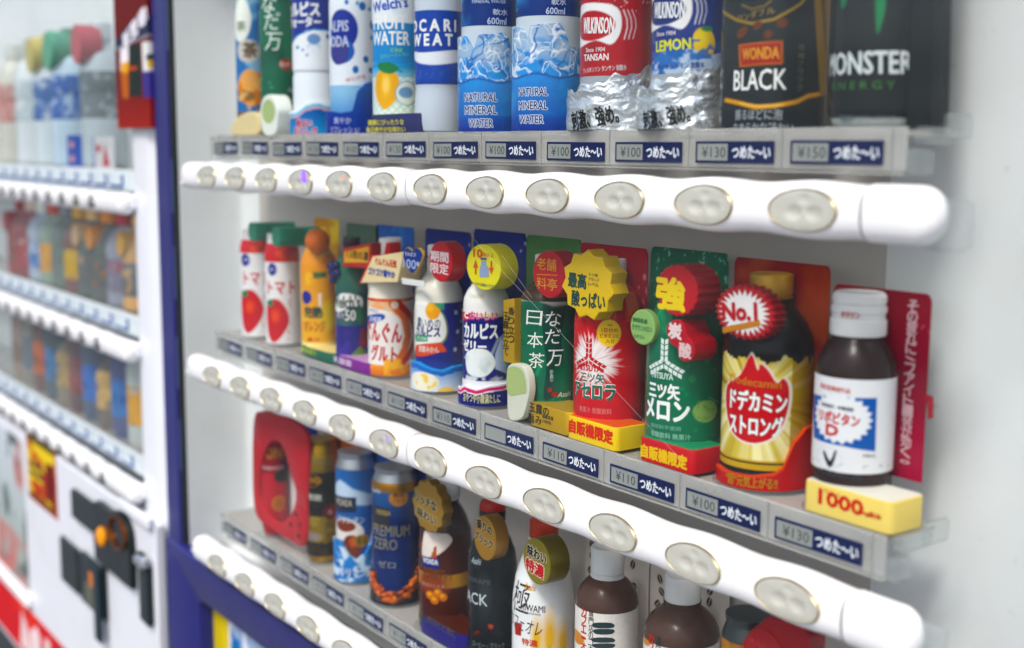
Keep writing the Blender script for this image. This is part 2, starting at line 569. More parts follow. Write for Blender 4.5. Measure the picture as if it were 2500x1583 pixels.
def card(fr, x0, x1, z0, top, art, name='back_card', parent=None, cell=1.2, t=1., base='ffffff', mat=MATTE, bottom=None):
    """upright card with a shaped top edge: top is a height or a list of (x, z)"""
    nu = max(6, int((x1 - x0) / cell))
    xs = np.linspace(x0, x1, nu + 1)
    if isinstance(top, (int, float, np.floating)):
        rr = min(4., (x1 - x0) / 4)
        e = np.minimum(xs - x0, x1 - xs)
        zt = np.where(e < rr, top - (rr - np.sqrt(np.maximum(rr * rr - (rr - e) ** 2, 0))), top)
    else:
        q = np.array(sorted(top)); zt = np.interp(xs, q[:, 0], q[:, 1])
    zb = np.full_like(xs, z0) if bottom is None else np.interp(xs, *np.array(sorted(bottom)).T)
    nv = max(4, int((zt.max() - zb.min()) / cell))
    V = np.linspace(0, 1, nv + 1)[:, None]
    Y = zb[None] + (zt - zb)[None] * V
    X = np.repeat(xs[None], nv + 1, 0)
    a = Art(fr, X, Y, base, cell)
    if art:
        art(a)
    mb = MB()
    mb.grid(fr.wrap(X, Y, 0), a.C)
    Bk = fr.wrap(X, Y, -t)
    mb.grid(Bk[::nv, :], lin('d8d8d4'), flip=True)
    fr_, bk = fr.wrap(X, Y, 0), Bk
    loop = [(0, j) for j in range(nu + 1)] + [(i, nu) for i in range(1, nv + 1)] + [(nv, j) for j in range(nu - 1, -1, -1)] + [(i, 0) for i in range(nv - 1, 0, -1)]
    R = np.array([[fr_[i, j] for i, j in loop], [bk[i, j] for i, j in loop]])
    mb.grid(R, np.array([[a.C[i, j] for i, j in loop]] * 2), closed=True, flip=True)
    return mb.build(name, parent, mat, smooth=0)

# ------------------------------------------------------------------ the place: pavement under the machines
mb = MB()
mb.grid(np.array([[(x, y, -1150) for x in (-400000, -8000, 0, 8000, 400000)] for y in (-400000, -8000, 0, 8000, 400000)]), '6f7276')
tag(mb.build('pavement', None, material('pavement_concrete', '6c7076', .85, bump=.3, bscale=60, var=.15, vscale=6), 0), kind='structure')

# ------------------------------------------------------------------ the near machine
S_ROW = (43.5, -176.5, -392.0)         # height of the goods' feet, three rows
B_ROW = (0.0, -218.6, -434.0)          # height of the button bars
WHITE = material('white_gloss_plastic', 'eff0f0', .28, coat=.4, var=.02, bump=.02, bscale=60, dirt=.22)
PURPLE = material('indigo_painted_steel', '1b1d68', .35, coat=.08, var=.03, bump=.02, bscale=400)
LINER = material('cream_white_liner', 'e6e8e8', .3, coat=.15, var=.03, dirt=.16)
BLACK = material('black_rubber', '0d1318', .55)
DARK = material('dark_plastic', '1b2526', .4)
STEELC = material('champagne_metal_ring', 'b9ab84', .3, metal=.8)
BUTTON = material('satin_metal_button', attr=True, rough=.24, metal=.2, coat=.3, var=.12, vscale=90)
LENS = clear_material('clear_button_lens', (.97, .97, .95), refl=1.1, rough=.06, f0=.06)
LED = material('violet_led', '8040e0', .3, emit='6a3cff', estr=1.6)
GLASS = clear_material('show_window_glass', (.95, .965, .965), refl=.18, rough=.012, base=.0045, col='e6eef0', veil=True)
GLASSF = clear_material('far_window_glass', (.93, .955, .96), refl=.34, rough=.02, base=.014, col='d6e4e8', veil=True)
RAIL = clear_material('grey_translucent_rail', (.86, .87, .86), base=.3, col='e2dfda', rough=.08)
SHELF = clear_material('grey_translucent_shelf', (.86, .88, .88), base=.8, col='bab4ae', rough=.08)
LCD = material('liquid_crystal', '8b8e8a', .3)

def bar_hz(x, pitch, x0, x1, amp, hz):
    """half height of a bar: it swells at every button"""
    if x < x0 - pitch * .55 or x > x1 + pitch * .52:
        return hz
    return hz + amp * math.cos(2 * math.pi * (x - x0) / pitch)
def bar_mesh(xa, xb, hzf, z, yc=9., dy=12., capl=0., capr=0., n=2.6, seg=44, step=3., wells=()):
    xs = list(np.linspace(xa, xb, max(4, int((xb - xa) / step))))
    ex = []
    for c, xe, sgn in ((capl, xa, 1), (capr, xb, -1)):
        if c:
            ex += [xe + sgn * c * (1 - math.cos(t)) for t in np.linspace(0.02, math.pi / 2, 10)]
            xs = [q for q in xs if (q - xe) * sgn > c]
    xs = sorted(xs + ex)
    rows = []
    for x in xs:
        k_ = 1.
        if capl and x < xa + capl:
            k_ = math.sqrt(max(1 - ((xa + capl - x) / capl) ** 2, .0004))
        if capr and x > xb - capr:
            k_ = math.sqrt(max(1 - ((x - xb + capr) / capr) ** 2, .0004))
        h = hzf(x)
        ring = []
        for i in range(seg):
            t = 2 * math.pi * i / seg
            c, s_ = math.cos(t), math.sin(t)
            dn = 0
            if c > 0:
                for wx in wells:
                    if abs(x - wx) < 25:
                        q_ = math.hypot((x - wx) / 23.5, h * k_ * math.copysign(abs(s_) ** (2 / n), s_) / 11.6)
                        dn = max(dn, 3.2 * min(1, max(0, (1.0 - q_) / .06)))
            ring.append((x, dn + yc - dy * k_ * math.copysign(abs(c) ** (2 / n), c), z + h * k_ * math.copysign(abs(s_) ** (2 / n), s_)))
        rows.append(ring)
    m = MB()
    m.grid(np.array(rows), 'ffffff', closed=True)
    m.add(rows[0], [tuple(range(seg))], 'ffffff')
    m.add(rows[-1], [tuple(range(seg - 1, -1, -1))], 'ffffff')
    return m
def bar_y(z, hz, yc=9., dy=12., n=2.6):
    return yc - dy * max(1 - abs(z / hz) ** n, 0) ** (1 / n)

def make_button(parent, lit=0):
    """oval push button: metal ring, domed face with three finger dimples"""
    m = MB()
    rx, rz, hz = 23.5, 11.6, 16.2
    nr, na = 15, 44
    Q = np.concatenate([np.linspace(0, .93, nr), [.975]])
    V, Cc = [], []
    for q in Q:
        row, rc = [], []
        for i in range(na):
            t = 2 * math.pi * i / na
            x, z = rx * q * math.cos(t), rz * q * math.sin(t)
            y = bar_y(z, hz) - .7 + 1.9 * (1 - q * q)
            d = 0
            for (dx, dz, rr, dep) in ((-6.9, -1.6, 6.2, 1.0), (6.9, -1.6, 6.2, 1.0), (0, 6.0, 4.2, .6)):
                g = ((x - dx) / rr) ** 2 + ((z - dz) / (rr * .72)) ** 2
                if g < 1:
                    d = max(d, dep * (1 - g) ** 1.1)
            row.append((x, y + d, z)); rc.append(lin('dcdcd4'))
        V.append(row); Cc.append(rc)
    m.grid(np.array(V), np.array(Cc), closed=True, mi=0, flip=True)
    if lit:
        for j, f in enumerate(m.f):
            c = np.mean([m.v[i] for i in f], 0)
            cx, cz, a, b = ((3.5, 5, 5.5, 5.5), (4.5, 6, 2.2, 1.8), (3, 5, 3, 2.5))[lit - 1]
            if ((c[0] - cx) / a) ** 2 + ((c[2] - cz) / b) ** 2 < 1:
                m.m[j] = 2
    R = []
    for q, dy in ((.955, .2), (.965, -.8), (.985, -1.3), (1.01, -1.0), (1.025, -.2), (1.03, .3)):
        R.append([(rx * q * math.cos(2 * math.pi * i / na), bar_y(rz * q * math.sin(2 * math.pi * i / na), hz) + dy, rz * q * math.sin(2 * math.pi * i / na)) for i in range(na)])
    m.grid(np.array(R), 'b9ab84', closed=True, mi=1, flip=True)
    D_ = [[(rx * q * math.cos(2 * math.pi * i / na), bar_y(rz * q * math.sin(2 * math.pi * i / na), hz) - 1.0 - 1.5 * (1 - q * q), rz * q * math.sin(2 * math.pi * i / na)) for i in range(na)] for q in np.linspace(0, .975, 9)]
    m.grid(np.array(D_), 'ffffff', closed=True, mi=3 if lit else 2, flip=True)
    o = m.build('button', parent, [BUTTON, STEELC, (LED, material('orange_led', 'ff8050', .3, emit='ff6a30', estr=.8), material('faint_violet_led', 'b090e0', .3, emit='8a60ff', estr=.25))[lit - 1], LENS] if lit else [BUTTON, STEELC, LENS], 40)
    return o

near = empty('vending_machine', (.39, .35, -1.15))
tag(near, 'indigo framed drink vending machine with three white rows of oval push buttons', 'vending machine', 'vending machines side by side')
NOFF = -Vector(near.location)
def npart(m, name, mats, smooth=35):
    o = m.build(name, near, mats, smooth); o.location = NOFF; return o

# cabinet, frame, lower panel
m = MB()
m.box(-206, 1180, 116, 760, -1150, 420, 'ffffff', 4)
npart(m, 'cabinet', PURPLE)
m = MB()
m.box(-206, -163, 16, 60, -1150, 420, 'ffffff', 3)
m.box(1120, 1170, 16, 60, -1150, 420, 'ffffff', 3)
m.box(-163, 1120, 16, 60, 300, 420, 'ffffff', 3)
npart(m, 'door_frame', PURPLE)
m = MB()
m.box(-162.8, -154, 19, 24, -456, 300, 'ffffff', 1)
npart(m, 'gasket', BLACK)
for zc in (175, -15, -118, -228, -330):
    m = MB(); m.box(-161, -155, 17.5, 18.8, zc - 32, zc + 32, 'ffffff', 1)
    npart(m, 'hinge', material('hinge_navy', '2b3d5c', .4))
# lower panel with a rounded opening for the poster
m = MB()
hole = rrect(-98, 700, -820, -506, 14, 6)
outr = rrect(-206, 1120, -1150, -456, .5, 6)
nn = len(hole)
R = np.array([[(x, 60, z) for x, z in outr], [(x, 19, z) for x, z in outr], [(x * 1. + (3 if x < 0 else -3), 12, z + (5 if z < -600 else -5)) for x, z in outr],
              [(x, 12, z) for x, z in inset(np.array(hole), -1.5)], [(x, 13.5, z) for x, z in hole], [(x, 34, z) for x, z in hole]])
m.grid(R, 'ffffff', closed=True)
npart(m, 'lower_panel', PURPLE, 50)
pf = Plane((0, 0, 0), 30)
def poster_art(a):
    a.grad(-820, -500, 'c3cfe2', 'a9bcd8')
    a.noise(34, 3, .45, .62, '3d74ad', oct=4)
    a.noise(22, 8, .6, .7, 'e9eef6', oct=3)
    a.ell(12, -560, 11, 8, '0b559c', rot=-40); a.ell(-22, -585, 16, 12, '1c62a4')
    a.poly([(48, -545), (96, -540), (104, -610), (40, -620)], '33454a')
    a.ell(180, -640, 60, 50, 'e8d3d0')
    a.rect(-99, -52, -900, -400, 'd3c05a'); a.rect(-52, -44, -900, -400, 'd8d4c8')
    a.rect(-99, -72, -900, -400, 'c9b445')
    a.line([(-99, -507), (700, -507)], 6, 'b8bfae')
po = card(pf, -100, 702, -822, -504, poster_art, 'poster', near, cell=4, t=1, mat=MATTE); po.location = NOFF
m = MB(); m.box(-96, 698, 33.5, 34, -818, -508, 'ffffff'); 
m = MB(); m.box(-110, 712, 34, 36, -832, -494, 'ffffff', 0); npart(m, 'poster_backing', BLACK)
# interior liner, sweeping forward into the front at the right
pts = [(-153, 24)] + [(-153, 26 + i * 7.5) for i in range(9)] + [(-153 + 6 * (1 - math.cos(t)), 94 + 10 * math.sin(t)) for t in np.linspace(0, math.pi / 2, 6)]
pts += [(x, 104) for x in np.linspace(-104, 800, 19)]
pts += [(800 + 200 * math.sin(t), 20 + 84 * math.cos(t)) for t in np.linspace(.08, 1.5, 16)]
zs = np.linspace(-468, 300, 25)
ia = [i for i, p in enumerate(pts) if p[1] >= 104 and -104 <= p[0] <= 800]
for nm_, ids, mt in (('side_wall', range(0, ia[0] + 1), LINER), ('back_panel', range(ia[0], ia[-1] + 1), material('warm_grey_back_panel', 'bdb6af', .35, coat=.1, var=.06, vscale=8)), ('side_wall', range(ia[-1], len(pts)), LINER)):
    m = MB()
    m.grid(np.array([[pts[i] + (z,) for i in ids] for z in zs]), 'ffffff')
    npart(m, nm_, mt, 60)
m = MB(); m.add([(x, y, -467) for x, y in pts], [tuple(range(len(pts) - 1, -1, -1))], 'ffffff'); npart(m, 'liner_floor', LINER, 0)
m = MB(); m.add([(x, y, 299) for x, y in pts], [tuple(range(len(pts)))], 'ffffff'); npart(m, 'liner_ceiling', LINER, 0)
m = MB(); m.box(1000, 1120, 10, 50, -453, 300, 'ffffff', 3); npart(m, 'coin_panel', WHITE)
m = MB(); m.box(-153.5, 999, 20.5, 23, -452, 299, 'ffffff', 0)
GL_NEAR = npart(m, 'glass_pane', GLASS, 0)
# thin pale diagonal lines on the pane
PALE_LINE = clear_material('pale_pane_line', (.9, .9, .9), base=.28, col='f4efe6')
for pth in (((1110, 558), (1172, 628), (1345, 812), (1600, 1080)), ((1180, 600), (1250, 700)), ((780, 300), (850, 360))):
    m = MB()
    for a_, b_ in zip(pth[:-1], pth[1:]):
        p0, p1 = onY(*a_, .0202) * 1000, onY(*b_, .0202) * 1000
        d = p1 - p0; L = np.linalg.norm(d); d /= L; nrm = np.array([-d[2], 0, d[0]]) * .16
        m.add([p0 + nrm, p0 - nrm, p1 - nrm, p1 + nrm], [(0, 1, 2, 3)], 'ffffff')
    npart(m, 'pane_line', PALE_LINE, 0)

# button bars
lit = {(0, 3): 1, (0, 4): 2, (1, 5): 3}
proto = None
for ri, bz in enumerate(B_ROW):
    hzf = lambda x: bar_hz(x, 75, 0, 825, .9, 15.3)
    o = bar_mesh(-42, 411.4, hzf, bz, seg=110, step=1.4, wells=[75 * i for i in range(6)]).build('button_bar', near, WHITE, 40); o.location = NOFF
    bar_mesh(412.8, 862.4, hzf, bz, seg=110, step=1.4, wells=[75 * i for i in range(6, 12)]).build('bar_section', o, WHITE, 40)
    bar_mesh(-82, -42.3, lambda x: 14.9, bz, capl=11).build('end_cap', o, WHITE, 40)
    bar_mesh(862.4, 864.2, lambda x: 14.6, bz, dy=11.6).build('seam_ring', o, material('seam_grey', '7d8082', .6), 40)
    bar_mesh(411.4, 412.8, lambda x: 14.6, bz, dy=11.6).build('seam_ring', o, material('seam_grey', '7d8082', .6), 40)
    bar_mesh(864.2, 905, lambda x: 15.3, bz, capr=15).build('end_cap', o, WHITE, 40)
    m = MB()
    m.box(-98, -74, 4, 19, bz - 13, bz - 5, 'ffffff', 3)
    m.build('bracket', o, WHITE)
    m = MB(); m.box(890, 915, 10, 19, bz - 17, bz + 9, 'ffffff', 2)
    m.build('bracket', o, CLEAR)
    for i in range(12):
        if (ri, i) in lit:
            b = make_button(o, lit[(ri, i)])
        elif proto is None:
            b = proto = make_button(o)
        else:
            b = proto.copy(); COL.objects.link(b); b.parent = o
        b.location = (i * .075, 0, bz * .001)

# shelves, price rails and price tags
PRICE = [['100', '100', '130', '130', '100', '130', '100', '100', '100', '100', '130', '150'],
         ['110', '110', '110', '110', '110', '110', '110', '', '110', '110', '100', '130'],
         ['110', '110', '110', '110', '110', '110', '110', '110', '110', '110', '110', '110']]
NAVY = '1b2349'
for ri, s0 in enumerate(S_ROW):
    m = MB()
    m.box(-62, 864, 28.5, 76, s0 - 4.5, s0 - 1.2, 'ffffff', .8)
    sh = npart(m, 'shelf', SHELF)
    for xa, xb in ((-40, 405.5), (406.5, 868)):
        m = MB()
        m.box(xa, xb, 25.4, 28, s0 - 22.5, s0 + 1.2, 'ffffff', .8)
        m.box(xa, xb, 24.4, 29.5, s0 - 24.6, s0 - 23, 'ffffff', .8)
        m.build('price_rail', sh, RAIL)
    m = MB(); m.box(868.5, 876, 30, 56, s0 - 8, s0 + 1, 'ffffff', 1.5); m.box(868.5, 876, 25, 40, s0 - 24, s0 - 10.5, 'ffffff', 1.5)
    m.box(876.5, 880, 44, 66, s0 - 5, s0 + 8, 'ffffff', 1.5)
    m.build('shelf_bracket', sh, CLEAR)
    for i in range(13):
        m = MB()
        m.box(-54 + 76.1 * i, -53 + 76.1 * i, 24.9, 25.3, s0 - 24, s0 + 1, 'ffffff', 0)
        m.build('rail_joint', sh, material('joint_grey', '8e8f8c', .4), 0)
    for i in range(12):
        xc = -14.6 + 76.1 * i
        fr = Plane((0, 0, 0), 24.4)
        m = MB()
        m.box(xc - 32, xc + 32, 24.4, 25.3, s0 - 19.6, s0 - 6.4, NAVY, .3, mi=0)
        m.box(xc - 30, xc - 4.5 + (1.5 if ri else 0), 24.1, 24.5, s0 - 18, s0 - 8, 'b4b6b2', 0, mi=1)
        dig = PRICE[ri][i]
        tm = MB()
        if dig:
            fr.text(tm, '¥' + dig, xc - 16 + .8 * ri, s0 - 13, 6.6, '3c4042', 20, bold=.0, off=.4)
        fr.text(tm, 'つめた〜い', xc + 14.4, s0 - 13, 7.2, 'eef0f4', 30, bold=.028, off=.1)
        m.add(tm.v, tm.f, np.array(tm.c))
        rg = random.Random(ri * 31 + i)
        an, ddx, ddz = math.radians(rg.uniform(-.7, .7)), rg.uniform(-.9, .9), rg.uniform(-.5, .5)
        m.v = [((a - xc) * math.cos(an) - (c - s0 + 13) * math.sin(an) + xc + ddx, b, (a - xc) * math.sin(an) + (c - s0 + 13) * math.cos(an) + s0 - 13 + ddz) for a, b, c in m.v]
        t_ = m.build('price_tag', sh, [MATTE, LCD], 0)

# ------------------------------------------------------------------ the far machine
far = empty('vending_machine', (-.8, .35, -1.15))
tag(far, 'white drink vending machine behind the indigo post, with small black triangular buttons', 'vending machine', 'vending machines side by side')
FOFF = -Vector(far.location)
def fpart(m, name, mats, smooth=35):
    o = m.build(name, far, mats, smooth); o.location = FOFF; return o
FWHITE = material('white_painted_steel', 'dfe3ea', .35, coat=.3, var=.02, bump=.02, bscale=200, dirt=.14)
m = MB(); m.box(-1500, -210, 125, 760, -1150, 420, 'ffffff', 4); fpart(m, 'cabinet', FWHITE)
m = MB()
col_ = [(-308, 60), (-308, 34), (-306, 24), (-300, 20.5), (-290, 20), (-262, 20), (-248, 21), (-234, 25), (-223, 33), (-216, 45), (-212, 58), (-211, 80)]
m.grid(np.array([[(x, y, z) for x, y in col_] for z in np.linspace(-1150, 420, 20)]), 'ffffff')
fpart(m, 'door_pillar', FWHITE, 60)
F_ROW = (-41., -233., -422.)
fb = None
for ri, bz in enumerate(F_ROW):
    hzf = lambda x: bar_hz(x, 67.5, -402 - 67.5 * 14, -402, .9, 14)
    o = bar_mesh(-1450, -334, hzf, bz, step=4).build('button_bar', far, WHITE, 40); o.location = FOFF
    bar_mesh(-333.4, -290, lambda x: 14, bz, capr=10).build('end_cap', o, WHITE, 40)
    m = MB(); m.box(-300, -288.5, 14, 30, bz - 8, bz + 12, 'ffffff', 3); m.build('bracket', o, FWHITE)
    for i in range(14):
        if fb is None:
            m = MB()
            tri = smooth_poly([(-14, -7), (0, -8.4), (14, -7), (6, 4), (0, 8.4), (-6, 4)], 3)
            ytri = lambda q: [(x, bar_y(z, 14.9) - q, z) for x, z in tri]
            m.grid(np.array([ytri(-.5), ytri(.8)]), '141816', closed=True, flip=True)
            m.add(ytri(.8), [tuple(range(len(tri)))], '161a18')
            m.box(-1.6, 1.6, -4.6, -3.2, 5, 8, '8d8a70', .5)
            b = fb = m.build('button', o, PLAST, 40)
        else:
            b = fb.copy(); COL.objects.link(b); b.parent = o
        b.location = ((-402 - 67.5 * i) * .001, 0, bz * .001)
    # shelf, white rail and blue edged tags
    m = MB(); m.box(-1450, -311, 30, 110, bz + 38, bz + 41, 'ffffff', .5); sh = fpart(m, 'shelf', SHELF)
    m = MB(); m.box(-1450, -311, 27, 30, bz + 14, bz + 42, 'f4f5f6', 1); m.build('price_rail', sh, MATTE)
    for i in range(14):
        xc = -385 - 67.5 * i
        m = MB()
        m.box(xc - 27, xc + 27, 25.4, 26.8, bz + 18, bz + 35, '4a6cab', .3)
        m.box(xc - 22, xc + 22, 24.6, 25.6, bz + 22, bz + 35.5, 'f0f2f4', .3)
        m.build('price_tag', sh, MATTE, 0)
m = MB()
m.grid(np.array([[(x, y, z) for x, y in ((-309, 24), (-309, 112), (-311, 115), (-1460, 115), (-1460, 24))] for z in (-450, 0, 300)]), 'ffffff', flip=True)
fpart(m, 'liner', LINER, 0)
m = MB(); m.box(-1450, -309, 21, 23.5, -445, 300, 'ffffff', 0); fpart(m, 'glass_pane', GLASSF, 0)
# lower front
m = MB(); m.box(-1500, -225, 6, 19.5, -1150, -446, 'ffffff', 3); fpart(m, 'lower_panel', FWHITE)
m = MB(); m.box(-345, -226, -3, 6, -452, -436, 'ffffff', 3); fpart(m, 'drip_ledge', FWHITE)
m = MB(); m.box(-563, -455, -2, 6.5, -520, -474, 'ffffff', 3); fpart(m, 'bill_slot', DARK)
m = MB()
m.prism_y(smooth_poly([(-452, -470), (-385, -464), (-340, -456), (-306, -470), (-298, -500), (-298, -546), (-304, -552), (-380, -552), (-446, -552), (-450, -540)], 4), -4, 6.5, '1c2324', 2)
cp = fpart(m, 'coin_plate', PLAST)
m = MB()
a_ = np.linspace(0, 2 * np.pi, 36, endpoint=False)
m.grid(np.array([[(-338 + r * math.cos(t), y, -484 + r * .66 * math.sin(t)) for t in a_] for r, y in ((35, -4.2), (34.5, -8), (32.5, -8.4), (30.5, -7), (30, -4.2))]), '8a5636', closed=True, flip=True)
m.build('coin_ring', cp, METAL)
m = MB(); m.lathe([(0, 0), (14, 0), (14, 3), (11, 6), (6, 7.5), (0, 8)], 'f39a1c', 24)
ok = m.build('return_knob', cp, PLAST); ok.rotation_euler = (math.pi / 2, 0, 0); ok.location = (-.408, -.004, -.508)
m = MB(); m.box(-637, -552, -1, 6.5, -640, -566, 'ffffff', 4); fpart(m, 'display_plate', DARK)
m = MB(); m.box(-528, -424, -3, 6.5, -640, -560, '1c2526', 5); m.box(-452, -424, -8, -3.2, -672, -560, '16262c', 3)
m.box(-505, -460, -3.8, -2.8, -632, -600, '565a4e', 1)
m.box(-480, -448, -4.4, -3.6, -600, -578, 'd07a22', 1.5)
fpart(m, 'card_reader', PLAST)
m = MB(); m.box(-270, -236, -3, 6.5, -586, -500, '242c2e', 4); lv = fpart(m, 'return_lever', PLAST)
m = MB(); m.box(-272, -234, -9, 5, -510, -490, 'd8dadc', 6); m.build('chrome_cap', lv, METAL)
ff = Plane((0, 0, 0), 5.2)
def sticker_art(a):
    a.grad(-560, -430, 'd8b62a', 'e2c83c')
    a.noise(16, 5, .55, .6, 'b03a22', sx=.6)
    a.poly([(-720, -470), (-668, -465), (-668, -535), (-722, -530)], '6a2c2a')
    a.rect(-830, -660, -450, -437, '5a4a1a'); a.rect(-815, -735, -492, -484, '46402a'); a.rect(-815, -735, -506, -498, '46402a')
    a.rect(-826, -664, -548, -536, '5a4a1a')
    for e in ((-828, -823), (-665, -660)):
        a.rect(e[0], e[1], -560, -430, 'b3382a')
    a.rect(-828, -660, -552, -547, 'b3382a')
s_ = card(ff, -828, -661, -551, -436, sticker_art, 'sticker', far, cell=3, t=.8); s_.location = FOFF
def band_art(a):
    a.fill(np.ones_like(a.X), 'c9252a')
    a.noise(70, 4, .5, .8, 'e8503c')
    a.poly([(-935, -848), (-915, -776), (-880, -800), (-862, -848)], 'e3cfd0')
    a.poly([(-862, -848), (-868, -800), (-820, -776), (-800, -790), (-806, -848)], 'e6d6d8')
    a.poly([(-780, -848), (-776, -782), (-742, -776), (-730, -848)], 'e3cfd0')
s_ = card(ff, -1480, -300, -856, -760, band_art, 'red_band', far, cell=6, t=.8); s_.location = FOFF
m = MB(); m.box(-1480, -300, 3, 5.8, -1000, -862, 'ffffff', 1); fpart(m, 'delivery_flap', DARK)
def win_art(a):
    a.grad(-730, -460, '8e9c94', 'c4ccd2')
    a.noise(60, 7, .5, .65, 'b9807c'); a.noise(40, 2, .6, .7, '5b6664')
s_ = card(ff, -1480, -856, -727, -462, win_art, 'display_window', far, cell=7, t=.8); s_.location = FOFF
m = MB(); m.box(-1480, -838, -6, 6.5, -750, -729, 'ffffff', 4); fpart(m, 'window_sill', WHITE)
# red promotion board fixed to the top of the pillar
bf = Plane((0, 0, 0), 12)
def board_art(a):
    a.fill(np.ones_like(a.X), '64201e')
    a.grad(50, 110, '96302a', '64201e', mask=(a.Y < 110))
    a.pp([(262, 108), (300, 62), (360, 28), (360, 78), (310, 98), (268, 122)], '2a3048')
    a.pl([(266, 120), (312, 98), (360, 78)], 4, '9a9ca6')
    x0, x1 = -310, -160
    a.pp([(283, 116), (302, 108), (302, 150), (292, 170), (283, 165)], 'e8e6ea')
    a.pp([(284, 150), (303, 145), (300, 175), (286, 172)], 'e0a43a')
    a.pp([(303, 104), (330, 104), (334, 228), (303, 228)], '1c2622')
    a.pp([(302, 158), (322, 158), (322, 163), (302, 166)], 'd0582a')
    a.pp([(333, 100), (360, 96), (360, 168), (336, 168)], 'd8dad8')
    a.pe(350, 135, 7, 8, '2c3540'); a.pe(354, 150, 8, 10, 'd8b23c')
    a.pp([(334, 170), (360, 165), (360, 230), (338, 230)], '4a4480')
    a.pp([(283, 172), (302, 172), (303, 232), (288, 232)], 'b06030')
bo = card(bf, -328, -207, 54, 330, board_art, 'promotion_board', far, cell=2.2, t=6); bo.location = FOFF
m = MB()
bf.tx(m, '新登場!', 318, 66, 38, 'e9e6ee', 62, bold=.03, rot=20)
m.build('lettering', bo, MATTE, 0)

# ------------------------------------------------------------------ goods on the shelves of the near machine
#       centre x, centre y, radius (mm) of every display dummy
POS = [[(6.2, 47.7, 15.7), (68.6, 50.5, 18.5), (144.9, 53.3, 21.3), (223.1, 52.8, 20.8), (304.5, 52.5, 20.5), (375.7, 51.7, 19.7), (447.5, 54, 22), (521.9, 56.2, 24.2), (599.1, 57.2, 25.2), (672.6, 56, 24), (743.7, 60, 28), (823.2, 59.4, 27.4)],
       [(5.6, 51.6, 19.6), (69.3, 50.3, 18.3), (153.7, 49.6, 17.6), (227.1, 48.2, 16.2), (292.1, 52.9, 20.9), (374.6, 53.2, 21.2), (449.3, 51.5, 19.5), (529, 53.7, 21.7), (597.3, 58.2, 26.2), (675.5, 58.3, 26.3), (748.1, 60.2, 28.2), (819.8, 55, 23)],
       [(47, 46.5, 13.8), (156.5, 49.8, 17.8), (223.9, 51.8, 19.8), (296.6, 54, 22), (380.9, 55.6, 23.6), (458, 52.5, 20.5), (523.1, 56.6, 24.6), (602.3, 55.4, 23.4), (679.2, 58.2, 26.2), (748.1, 52, 18)]]
GROUP = ('drinks on the top shelf of the indigo machine', 'drinks on the middle shelf of the indigo machine', 'drinks on the bottom shelf of the indigo machine')

